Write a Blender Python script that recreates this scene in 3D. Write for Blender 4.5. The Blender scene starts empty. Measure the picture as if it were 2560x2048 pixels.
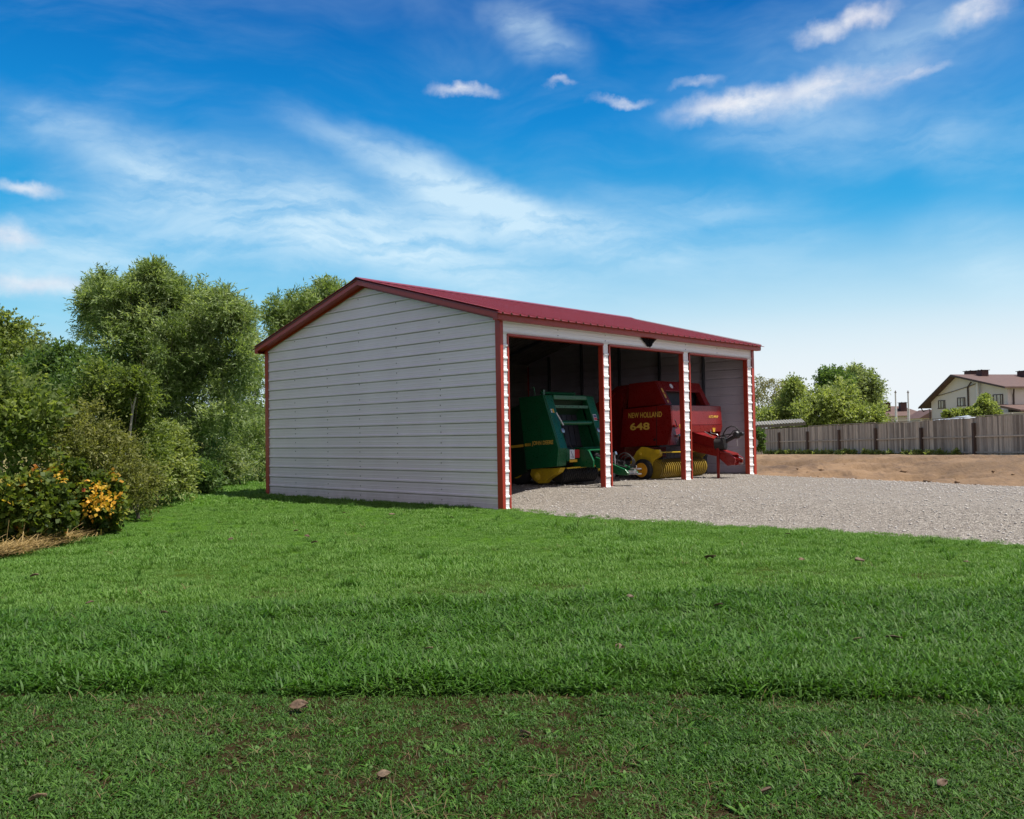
import bpy, math, random
import numpy as np
from mathutils import Vector, Matrix
R = math.radians
S = bpy.context.scene
# ------------------------------------------------------------------ camera
F, PIT, ROL, EYE = 2184.03, 0.0281892, -0.0172431, 1.35598
cam_d = bpy.data.cameras.new('camera'); cam = bpy.data.objects.new('camera', cam_d)
S.collection.objects.link(cam); S.camera = cam
cam_d.sensor_width = 36; cam_d.lens = F/2560*36; cam_d.clip_start = .05; cam_d.clip_end = 3000
cp, sp, cr_, sr_ = math.cos(PIT), math.sin(PIT), math.cos(ROL), math.sin(ROL)
M1 = np.array([[1,0,0],[0,cp,sp],[0,-sp,cp]]); M2 = np.array([[cr_,0,sr_],[0,1,0],[-sr_,0,cr_]])
RC = M2@M1                                   # rows: right, forward, up of the camera
cam.matrix_world = Matrix(((RC[0,0],-0+RC[2,0],-RC[1,0],0),(RC[0,1],RC[2,1],-RC[1,1],0),(RC[0,2],RC[2,2],-RC[1,2],EYE),(0,0,0,1)))
def ray(u, v): return RC.T@np.array([(u-1280)/F, 1, -(v-1024)/F])
def at(u, v, Y):
    d = ray(u, v); t = Y/d[1]; return Vector((d[0]*t, Y, d[2]*t+EYE))
def gp(u, v, z=0.0):
    d = ray(u, v); t = (z-EYE)/d[2]; return Vector((d[0]*t, d[1]*t, z))
# ------------------------------------------------------------------ render settings
S.view_settings.view_transform = 'Standard'; S.view_settings.look = 'None'
S.view_settings.exposure = 0.45; S.view_settings.gamma = 1
S.cycles.max_bounces = 6; S.cycles.diffuse_bounces = 2; S.cycles.glossy_bounces = 2
S.cycles.transmission_bounces = 4; S.cycles.transparent_max_bounces = 6
# ------------------------------------------------------------------ node helper
class NT:
    def __init__(s, tree): s.t = tree; s.n = tree.nodes; s.l = tree.links
    def new(s, typ, **kw):
        n = s.n.new(typ)
        for k, v in kw.items(): setattr(n, k, v)
        return n
    def put(s, sock, v):
        if isinstance(v, bpy.types.NodeSocket): s.l.new(v, sock)
        elif v is not None:
            if isinstance(v, (tuple, list)) and len(v) == 3 and sock.type == 'RGBA': v = (*v, 1)
            sock.default_value = v
    def m(s, op, a, b=None, c=None, clamp=False):
        n = s.new('ShaderNodeMath', operation=op, use_clamp=clamp)
        for i, x in enumerate((a, b, c)):
            if x is not None: s.put(n.inputs[i], x)
        return n.outputs[0]
    def vm(s, op, a, b=None, out=0):
        n = s.new('ShaderNodeVectorMath', operation=op); s.put(n.inputs[0], a)
        if b is not None: s.put(n.inputs[1], b)
        return n.outputs[out]
    def mix(s, f, a, b, blend='MIX'):
        n = s.new('ShaderNodeMix', data_type='RGBA', blend_type=blend)
        s.put(n.inputs[0], f); s.put(n.inputs[6], a); s.put(n.inputs[7], b); return n.outputs[2]
    def noise(s, vec, scale, detail=4, rough=.5, dist=0, out=0):
        n = s.new('ShaderNodeTexNoise'); s.put(n.inputs['Vector'], vec); n.inputs['Scale'].default_value = scale
        n.inputs['Detail'].default_value = detail; n.inputs['Roughness'].default_value = rough; n.inputs['Distortion'].default_value = dist
        return n.outputs[out]
    def ramp(s, f, stops):
        n = s.new('ShaderNodeValToRGB'); s.put(n.inputs[0], f); e = n.color_ramp.elements
        while len(e) < len(stops): e.new(.5)
        for x, (p, c) in zip(e, stops): x.position = p; x.color = (*c, 1) if len(c) == 3 else c
        return n.outputs[0]
    def rng(s, v, a, b, c=0., d=1., smooth=False):
        n = s.new('ShaderNodeMapRange'); n.interpolation_type = 'SMOOTHSTEP' if smooth else 'LINEAR'
        for i, x in enumerate((v, a, b, c, d)): s.put(n.inputs[i], x)
        return n.outputs[0]
    def mapping(s, vec, scale=(1,1,1), rot=(0,0,0), loc=(0,0,0)):
        n = s.new('ShaderNodeMapping'); s.put(n.inputs[0], vec); n.inputs['Scale'].default_value = scale
        n.inputs['Rotation'].default_value = rot; n.inputs['Location'].default_value = loc; return n.outputs[0]
    def bump(s, h, strength=.3, dist=.01):
        n = s.new('ShaderNodeBump'); s.put(n.inputs['Height'], h); n.inputs['Strength'].default_value = strength
        n.inputs['Distance'].default_value = dist; return n.outputs[0]
# ------------------------------------------------------------------ sun and sky
TH = 0.816795; X0, Y0 = -0.194938, 15.7203; CT, ST = math.cos(TH), math.sin(TH)
G = R(30); EL = R(65)
sx_ = math.cos(G)*ST+math.sin(G)*CT; sy_ = -math.cos(G)*CT+math.sin(G)*ST
sund = Vector((sx_*math.cos(EL), sy_*math.cos(EL), math.sin(EL)))
sl = bpy.data.lights.new('sun', 'SUN'); sl.energy = 5.0; sl.angle = R(.5); sl.color = (1, .95, .87)
so = bpy.data.objects.new('sun', sl); S.collection.objects.link(so)
so.rotation_euler = sund.to_track_quat('Z', 'Y').to_euler(); so.location = (20, -5, 40)
W = bpy.data.worlds.new('World'); S.world = W; W.use_nodes = True
def build_world():
    t = NT(W.node_tree); t.n.clear()
    sky = t.new('ShaderNodeTexSky', sky_type='NISHITA'); sky.sun_disc = False; sky.sun_elevation = EL
    sky.sun_rotation = math.atan2(sund.x, sund.y); sky.air_density = 1.3; sky.dust_density = .6; sky.ozone_density = 3.0; sky.altitude = 200
    co = t.new('ShaderNodeTexCoord').outputs['Generated']
    sep = t.new('ShaderNodeSeparateXYZ'); t.put(sep.inputs[0], co); x, y, z = sep.outputs
    el = t.m('ARCSINE', z); az = t.m('ARCTAN2', x, y)
    P = t.new('ShaderNodeCombineXYZ'); t.put(P.inputs[0], az); t.put(P.inputs[1], el); P = P.outputs[0]
    # deepen the clear air overhead
    hs = t.new('ShaderNodeHueSaturation'); t.put(hs.inputs['Color'], sky.outputs[0])
    hs.inputs['Saturation'].default_value = SKY_SAT; hs.inputs['Value'].default_value = 1
    base = t.mix(.975, hs.outputs[0], t.ramp(t.m('MULTIPLY', el, 1/1.5708), SKY_RAMP))
    # whitish air low on the right and along the horizon
    low = t.m('MULTIPLY', t.rng(el, .02, .25, 1, 0, True), t.rng(az, -.45, .30, .30, 1.0, True))
    base = t.mix(low, base, (6.3, 6.7, 7.0))
    # streaked cirrus
    warp = t.noise(P, 2.2, 3, .5, 0, 1)
    Pw = t.vm('ADD', P, t.vm('MULTIPLY', t.vm('SUBTRACT', warp, (.5,.5,.5)), (.30,.22,0)))
    st = t.mapping(Pw, (2.0, 9.0, 1), (0, 0, R(24)))
    n1 = t.noise(st, 1.6, 6, .58)
    n2 = t.noise(t.mapping(Pw, (1.6, 5.0, 1), (0, 0, R(-28)), (3, 7, 0)), 1.5, 5, .6)
    n3 = t.noise(P, 1.7, 3, .5)
    cir = t.m('MULTIPLY', t.rng(n1, .40, .82, 0, 1, True), t.rng(n3, .36, .62, .15, 1, True))
    cir2 = t.m('MULTIPLY', t.rng(n2, .47, .85, 0, 1, True), .7)
    fineP = t.vm('ADD', P, t.vm('MULTIPLY', t.vm('SUBTRACT', t.noise(P, 14, 5, .6, 0, 1), (.5,.5,.5)), (.07,.05,0)))
    midP = t.vm('ADD', P, t.vm('MULTIPLY', t.vm('SUBTRACT', t.noise(P, 5, 5, .6, 0, 1), (.5,.5,.5)), (.12,.07,0)))
    total = t.m('MULTIPLY', t.m('ADD', cir, cir2), .26)
    def blob(u, v, ru, rv, rot, amp, src, tex=None):
        d = Vector(ray(u, v)).normalized(); a0 = math.atan2(d.x, d.y); e0 = math.asin(d.z)
        q = t.vm('SUBTRACT', src, (a0, e0, 0))
        vr = t.new('ShaderNodeVectorRotate', rotation_type='Z_AXIS'); t.put(vr.inputs['Vector'], q); vr.inputs['Angle'].default_value = R(rot)
        q = t.vm('MULTIPLY', vr.outputs[0], (F/ru, F/rv, 0))
        r = t.vm('LENGTH', q, out=1)
        o = t.m('MULTIPLY', t.rng(r, 0, 1, 1, 0, True), amp)
        return t.m('MULTIPLY', o, tex) if tex is not None else o
    streak = t.m('MULTIPLY', t.rng(n1, .28, .66, .45, 1, True), t.rng(n2, .30, .60, .55, 1, True))
    streak = t.m('MULTIPLY', streak, t.rng(t.noise(t.mapping(fineP, (2.2,13,1), (0,0,R(12))), 3.0, 5, .6), .28, .62, .45, 1, True))
    puff = t.noise(t.mapping(P, (1,2,1)), 13, 6, .62)
    pf = t.rng(puff, .30, .60, .40, 1, True)
    for (u, v, ru, rv, rot, amp) in [(820,600,640,130,6,1.0),(560,500,600,150,14,.6),(1080,440,560,85,19,.72),(380,620,420,120,8,.5),(1050,560,700,170,12,.35),(1350,570,520,110,16,.7),(300,390,340,90,18,.45),(150,660,330,110,6,.5),(1340,95,190,75,12,.75),(1980,330,420,130,8,.45),(1250,720,620,90,6,.55),(2480,640,260,130,25,.45),(1750,600,520,170,12,.45),(2260,120,320,110,-8,.4),(2450,380,200,120,20,.3)]:
        total = t.m('ADD', total, blob(u, v, ru, rv, rot, amp, midP, streak))
    cum = None
    for (u, v, ru, rv, rot, amp) in [(2060,222,300,50,-6,.85),(2130,212,190,44,-2,.7),(1850,258,220,44,-4,1.0),(1160,225,110,22,4,.9),(1560,248,100,18,2,.85),(2160,42,100,38,-8,1.0),(2090,75,100,34,-6,.7),(2440,25,110,42,-14,.9),(65,472,95,26,3,.75),(15,590,95,44,5,.85),(60,712,240,36,4,.7),(1410,222,55,13,0,.6),(1740,210,80,18,-4,.5),(2280,182,110,20,-10,.6)]:
        b = blob(u, v, ru, rv, rot, amp, fineP, pf); cum = b if cum is None else t.m('MAXIMUM', cum, b)
    total = t.m('MULTIPLY', total, 1.0, clamp=True); cum = t.m('MULTIPLY', cum, 1.0, clamp=True)
    col = t.mix(t.m('MULTIPLY', t.m('MULTIPLY', total, 1.15, clamp=True), .82), base, (5.3, 6.7, 7.5))
    shade = t.rng(t.noise(t.mapping(P, (1,1,1), loc=(.004,.012,0)), 16, 5, .6), .35, .62, 0, 1, True)
    ccol = t.mix(shade, (5.6, 5.7, 6.4), (7.3, 7.2, 7.2))
    col = t.mix(t.m('MULTIPLY', cum, .9), col, ccol)
    # unseen bright overcast, added behind the camera to lighten and whiten the shade
    back = t.m('MULTIPLY', t.rng(y, -.05, -.6, 0, .8, True), t.rng(n3, .3, .6, .75, 1))
    col = t.mix(back, col, (5.0, 4.3, 4.5))
    bg = t.new('ShaderNodeBackground'); t.put(bg.inputs[0], col); bg.inputs[1].default_value = .1
    out = t.new('ShaderNodeOutputWorld'); t.l.new(bg.outputs[0], out.inputs[0])
SKY_SAT = 1.35
SKY_RAMP = [(0,(5.6,6.3,6.6)),(.038,(3.7,5.6,6.5)),(.083,(1.25,4.5,6.4)),(.14,(.30,3.1,5.9)),(.22,(.05,1.85,4.9)),(.29,(.01,1.02,3.6)),(.40,(.005,.55,2.2)),(1,(.1,.4,1.3))]
build_world()
# ------------------------------------------------------------------ materials
MATS = {}
def mat(name, fn):
    m = bpy.data.materials.new(name); m.use_nodes = True; t = NT(m.node_tree)
    b = t.n['Principled BSDF']; fn(t, b); MATS[name] = m; return m
def set_(t, b, **k):
    for kk, v in k.items(): t.put(b.inputs[kk.replace('_', ' ')], v)
def obc(t): return t.new('ShaderNodeTexCoord').outputs['Object']
def paint(name, col, rough=.4, var=.12, spec=.5, dirt=None, metallic=0., scale=3, bump=.0, wear=.0):
    def f(t, b):
        o = obc(t); n = t.noise(o, scale, 5, .6); n2 = t.noise(o, scale*9, 3, .6)
        c = t.mix(t.rng(n, .3, .7, 0, 1), tuple(x*(1-var) for x in col), tuple(min(1, x*(1+var)) for x in col))
        if dirt: c = t.mix(t.m('MULTIPLY', t.rng(t.noise(o, scale*2.3, 6, .7), .48, .75, 0, 1), .6), c, dirt)
        if wear: c = t.mix(t.m('MULTIPLY', t.rng(t.noise(o, scale*7, 6, .75), .62, .66, 0, 1), wear), c, (.18,.12,.09))
        set_(t, b, Base_Color=c, Roughness=t.rng(n2, .3, .7, rough-.07, rough+.12), Metallic=metallic)
        b.inputs['Specular IOR Level'].default_value = spec
        if bump: t.put(b.inputs['Normal'], t.bump(t.noise(o, 1.5, 3, .5), bump, .02))
    return mat(name, f)
def white_panel(t, b):
    o = obc(t); n = t.noise(o, 1.2, 4, .6); n2 = t.noise(t.mapping(o, (.6,.6,9)), 2, 4, .6)
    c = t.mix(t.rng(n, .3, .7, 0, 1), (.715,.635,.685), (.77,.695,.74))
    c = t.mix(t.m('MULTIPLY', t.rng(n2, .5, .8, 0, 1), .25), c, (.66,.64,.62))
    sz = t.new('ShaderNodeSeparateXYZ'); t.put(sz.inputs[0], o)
    fr = t.m('FRACT', t.m('ADD', t.m('DIVIDE', sz.outputs[2], .2286), .5))      # brown band along the lower flank of every rib
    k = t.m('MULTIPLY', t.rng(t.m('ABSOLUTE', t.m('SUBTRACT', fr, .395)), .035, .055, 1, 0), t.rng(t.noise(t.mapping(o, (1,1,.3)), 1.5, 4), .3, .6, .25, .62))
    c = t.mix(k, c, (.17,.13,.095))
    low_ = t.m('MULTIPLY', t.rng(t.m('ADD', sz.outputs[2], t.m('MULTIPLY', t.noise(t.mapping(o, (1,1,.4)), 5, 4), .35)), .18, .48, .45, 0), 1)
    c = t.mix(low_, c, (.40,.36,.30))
    set_(t, b, Base_Color=c, Roughness=.42); t.put(b.inputs['Normal'], t.bump(t.noise(t.mapping(o, (1,1,2.5)), 1.1, 3, .5), .25, .02))
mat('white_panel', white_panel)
paint('white_panel_lit', (.84,.84,.84), .4, .03, scale=1.2)  # brighter neutral copy of the siding white, sunlight on the front put into colour
paint('panel_backer', (.20,.195,.185), .6, .1, scale=1.5, dirt=(.14,.13,.12))
paint('lit_backer', (.62,.57,.66), .6, .08, scale=1.5)  # paler panel back for the far gable, its bounced lavender light put into colour
paint('red_trim', (.36,.036,.018), .38, .08, scale=2)
paint('red_roof', (.215,.034,.040), .36, .10, scale=1.0, bump=.15)
paint('screw_steel', (.16,.15,.15), .45, .1)
paint('frame_steel', (.09,.10,.13), .5, .15, metallic=.2)
paint('black_emblem', (.004,.004,.005), .8, .1, spec=.1)
paint('green_paint', (.004,.098,.034), .30, .15, dirt=(.03,.07,.03), wear=.25)
paint('green_dark', (.004,.030,.010), .5, .15, dirt=(.02,.02,.012))
paint('ag_yellow', (.62,.42,.02), .42, .15, dirt=(.22,.13,.03), wear=.7)
paint('dull_yellow', (.27,.18,.016), .5, .25, dirt=(.12,.07,.02), wear=.8, scale=6)
paint('orange_yellow', (.72,.33,.02), .4, .12, dirt=(.25,.12,.03), wear=.4)
paint('baler_red', (.19,.007,.006), .30, .12, dirt=(.26,.02,.015), wear=.25)
paint('rubber', (.014,.014,.016), .7, .2, dirt=(.06,.05,.04))
paint('belt', (.018,.018,.028), .6, .2, scale=5, dirt=(.05,.045,.04))
paint('dark_iron', (.03,.03,.034), .45, .2, metallic=.5, scale=6)
paint('bright_steel', (.42,.41,.42), .32, .15, metallic=.8, scale=8)
paint('decal_yellow', (.72,.42,.04), .5, .05)
paint('decal_gold', (.75,.47,.08), .5, .05)
paint('decal_white', (.75,.75,.78), .5, .05)
paint('decal_red', (.55,.03,.03), .5, .05)
paint('decal_blue', (.10,.10,.22), .5, .05)
paint('plaster', (.62,.58,.54), .8, .05, scale=.6)
paint('brown_roof', (.115,.066,.055), .7, .15, scale=2)
paint('brown_trim', (.055,.032,.028), .6, .1)
paint('chimney_brown', (.075,.035,.032), .7, .15)
paint('white_pipe', (.62,.62,.62), .5, .05)
paint('concrete', (.36,.34,.30), .85, .15, scale=4)
paint('tin_sheet', (.55,.60,.64), .35, .1, metallic=.3)
def wood(name, c1, c2, c3):
    def f(t, b):
        o = obc(t); a = t.new('ShaderNodeAttribute', attribute_name='tint').outputs['Fac']
        g = t.noise(t.vm('ADD', t.mapping(o, (14,14,.9)), t.mapping(t.new('ShaderNodeCombineXYZ').outputs[0], loc=(0,0,0))), 2.2, 6, .7)
        w = t.new('ShaderNodeTexNoise', noise_dimensions='4D'); t.put(w.inputs['Vector'], t.mapping(o, (16,16,1.0))); t.put(w.inputs['W'], t.m('MULTIPLY', a, 30)); w.inputs['Scale'].default_value = 2; w.inputs['Detail'].default_value = 6; w.inputs['Roughness'].default_value = .7
        c = t.mix(t.rng(w.outputs[0], .3, .7, 0, 1), c1, c2)
        c = t.mix(t.m('MULTIPLY', t.rng(g, .5, .72, 0, 1), .6), c, c3)
        c = t.mix(1, c, t.ramp(a, [(0,(.50,.48,.46)),(.5,(.92,.92,.92)),(1,(1.4,1.38,1.32))]), 'MULTIPLY')
        set_(t, b, Base_Color=c, Roughness=.85); t.put(b.inputs['Normal'], t.bump(w.outputs[0], .5, .01))
    mat(name, f)
wood('fence_board', (.34,.285,.215), (.56,.49,.385), (.085,.07,.045))
wood('fence_post_wood', (.075,.05,.038), (.12,.085,.06), (.04,.03,.022))
wood('grey_plank', (.16,.14,.115), (.26,.24,.20), (.07,.06,.05))
wood('bark', (.075,.06,.045), (.14,.12,.09), (.03,.025,.02))
wood('pale_bark', (.30,.28,.24), (.42,.40,.36), (.10,.09,.08))
def slate(t, b):
    o = obc(t); n = t.noise(o, 2.5, 6, .65)
    set_(t, b, Base_Color=t.mix(t.rng(n, .35, .65, 0, 1), (.17,.165,.15), (.27,.26,.23)), Roughness=.9)
mat('slate', slate)
def glass(t, b):
    o = obc(t); set_(t, b, Base_Color=t.mix(t.rng(t.noise(o, .9, 3), .4, .6, 0, 1), (.42,.38,.30), (.50,.50,.47)), Roughness=.12)
mat('window_pane', glass)
def leafmat(name, stops, trans=.35, rough=.55):
    def f(t, b):
        a = t.new('ShaderNodeAttribute', attribute_name='tint').outputs['Fac']
        c = t.ramp(a, stops); set_(t, b, Base_Color=c, Roughness=rough); b.inputs['Specular IOR Level'].default_value = .35
        tr = t.new('ShaderNodeBsdfTranslucent'); t.put(tr.inputs[0], t.mix(1, c, (1.5,1.5,.7), 'MULTIPLY'))
        mx = t.new('ShaderNodeMixShader'); mx.inputs[0].default_value = trans
        t.l.new(b.outputs[0], mx.inputs[1]); t.l.new(tr.outputs[0], mx.inputs[2]); t.l.new(mx.outputs[0], t.n['Material Output'].inputs[0])
    mat(name, f)
leafmat('willow_leaf', [(0,(.055,.095,.024)),(.5,(.175,.250,.080)),(1,(.44,.52,.28))], .45)
leafmat('shrub_leaf', [(0,(.05,.085,.015)),(.5,(.135,.19,.040)),(1,(.30,.35,.12))], .5)
leafmat('bright_leaf', [(0,(.11,.155,.035)),(.5,(.23,.29,.085)),(1,(.40,.44,.20))], .45)
leafmat('dark_leaf', [(0,(.035,.075,.018)),(.5,(.09,.16,.04)),(1,(.18,.27,.08))], .45)
leafmat('olive_leaf', [(0,(.055,.075,.018)),(.5,(.17,.19,.05)),(1,(.36,.36,.14))], .45)
leafmat('grey_leaf', [(0,(.10,.14,.05)),(.5,(.21,.27,.12)),(1,(.38,.43,.25))], .5)
leafmat('birch_leaf', [(0,(.09,.10,.03)),(.5,(.20,.20,.07)),(1,(.32,.30,.14))])
leafmat('currant_leaf', [(0,(.030,.060,.012)),(.60,(.12,.17,.026)),(.78,(.26,.28,.045)),(.87,(.46,.32,.05)),(.95,(.50,.25,.03)),(1,(.34,.13,.02))], .45)
leafmat('amber_leaf', [(0,(.30,.26,.03)),(.4,(.62,.38,.04)),(.8,(.80,.42,.05)),(1,(.30,.06,.02))])
leafmat('straw', [(0,(.20,.13,.05)),(.5,(.38,.27,.11)),(1,(.55,.42,.20))], .15)
def grass_mat(t, b):
    a = t.new('ShaderNodeAttribute', attribute_name='tint').outputs['Fac']
    pos = t.new('ShaderNodeNewGeometry').outputs['Position']
    r = t.new('ShaderNodeObjectInfo').outputs['Random']
    n = t.noise(pos, .9, 4, .6); n2 = t.noise(pos, 5, 3, .6)
    c = t.ramp(a, [(0,(.022,.062,.006)),(.45,(.068,.175,.014)),(.8,(.145,.270,.048)),(1,(.22,.34,.10))])
    k = t.m('ADD', t.m('MULTIPLY', t.rng(n, .35, .65, 0, 1), .5), t.m('MULTIPLY', t.rng(n2, .35, .65, 0, 1), .3))
    c = t.mix(t.m('MULTIPLY', k, .45), c, (.155,.245,.070))
    c = t.mix(t.m('MULTIPLY', t.rng(r, .6, 1, 0, 1), .35), c, (.036,.135,.018))
    set_(t, b, Base_Color=c, Roughness=.55); b.inputs['Specular IOR Level'].default_value = .25
    tr = t.new('ShaderNodeBsdfTranslucent'); t.put(tr.inputs[0], t.mix(1, c, (1.3,1.5,.6), 'MULTIPLY'))
    mx = t.new('ShaderNodeMixShader'); mx.inputs[0].default_value = .3
    t.l.new(b.outputs[0], mx.inputs[1]); t.l.new(tr.outputs[0], mx.inputs[2]); t.l.new(mx.outputs[0], t.n['Material Output'].inputs[0])
mat('grass_blade', grass_mat)
leafmat('dry_blade', [(0,(.035,.018,.009)),(.6,(.10,.060,.026)),(1,(.24,.17,.08))], .15)
def soil(t, b):
    o = t.new('ShaderNodeNewGeometry').outputs['Position']; sp_ = t.new('ShaderNodeSeparateXYZ'); t.put(sp_.inputs[0], o)
    n = t.noise(o, 3, 6, .65); n2 = t.noise(o, 40, 4, .6)
    near = t.mix(t.rng(n, .35, .65, 0, 1), (.026,.017,.009), (.024,.022,.008))
    c = t.mix(t.rng(n2, .4, .65, 0, 1), near, (.040,.029,.015))
    far = t.mix(t.rng(t.noise(o, .05, 4), .4, .6, 0, 1), (.13,.15,.05), (.28,.24,.11))
    c = t.mix(t.rng(sp_.outputs[1], 7, 11, 0, 1), c, t.mix(t.rng(n2, .35, .65, 0, 1), (.045,.11,.010), (.08,.16,.02)))
    c = t.mix(t.rng(sp_.outputs[1], 27, 40, 0, 1), c, far)
    set_(t, b, Base_Color=c, Roughness=1.0); b.inputs['Specular IOR Level'].default_value = 0; t.put(b.inputs['Normal'], t.bump(n2, .8, .02))
mat('soil', soil)
def gravel(t, b):
    o = t.new('ShaderNodeNewGeometry').outputs['Position']
    v = t.new('ShaderNodeTexVoronoi'); t.put(v.inputs['Vector'], o); v.inputs['Scale'].default_value = 62; v.inputs['Randomness'].default_value = 1
    v2 = t.new('ShaderNodeTexVoronoi'); t.put(v2.inputs['Vector'], o); v2.inputs['Scale'].default_value = 36
    hs = t.new('ShaderNodeSeparateColor'); t.put(hs.inputs[0], v.outputs['Color'])
    hs2 = t.new('ShaderNodeSeparateColor'); t.put(hs2.inputs[0], v2.outputs['Color'])
    c = t.ramp(t.m('ADD', t.m('MULTIPLY', hs.outputs[0], .62), t.m('MULTIPLY', hs2.outputs[0], .38)), [(0,(.09,.075,.060)),(.35,(.25,.215,.175)),(.6,(.38,.34,.285)),(.85,(.58,.53,.455)),(1,(.78,.73,.65))])
    big = t.noise(o, .35, 5, .6); mid = t.noise(o, 2.2, 4, .6)
    c = t.mix(t.m('MULTIPLY', t.rng(big, .38, .62, 0, 1), .30), c, (.31,.27,.225))
    c = t.mix(t.m('MULTIPLY', t.rng(mid, .5, .7, 0, 1), .30), c, (.24,.205,.17))
    gap = t.rng(v.outputs['Distance'], .45, .75, 0, 1)
    c = t.mix(t.m('MULTIPLY', gap, .7), c, (.06,.05,.045))
    set_(t, b, Base_Color=c, Roughness=.9)
    t.put(b.inputs['Normal'], t.bump(t.m('ADD', t.m('SUBTRACT', 1, v.outputs['Distance']), t.m('MULTIPLY', hs.outputs[1], .8)), .9, .02))
mat('gravel', gravel)
paint('stone_pale', (.46,.43,.40), .9, .3, scale=12)
def dirt(t, b):
    o = t.new('ShaderNodeNewGeometry').outputs['Position']
    n = t.noise(o, .5, 6, .62); st = t.noise(t.mapping(o, (1.6,.35,1), (0,0,R(-62))), 1.6, 6, .7); fi = t.noise(o, 9, 5, .65)
    c = t.mix(t.rng(n, .38, .62, 0, 1), (.150,.095,.052), (.25,.160,.088))
    c = t.mix(t.m('MULTIPLY', t.rng(st, .50, .66, 0, 1), .85), c, (.105,.066,.040))
    c = t.mix(t.m('MULTIPLY', t.rng(t.noise(o, .8, 5, .7), .60, .68, 0, 1), .8), c, (.075,.046,.030))
    c = t.mix(t.m('MULTIPLY', t.rng(fi, .55, .7, 0, 1), .4), c, (.22,.13,.075))
    set_(t, b, Base_Color=c, Roughness=.95); t.put(b.inputs['Normal'], t.bump(t.m('ADD', fi, st), .7, .06))
mat('dirt', dirt)
def dead_leaf(t, b):
    o = obc(t); a = t.new('ShaderNodeObjectInfo').outputs['Random']
    c = t.mix(t.rng(t.noise(o, 60, 4, .6), .35, .65, 0, 1), (.075,.048,.028), (.19,.135,.085))
    c = t.mix(1, c, t.ramp(a, [(0,(.7,.6,.55)),(.6,(1,1,1)),(1,(1.5,1.45,1.35))]), 'MULTIPLY')
    set_(t, b, Base_Color=c, Roughness=.7)
mat('dead_leaf', dead_leaf)
MM = MATS
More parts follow.
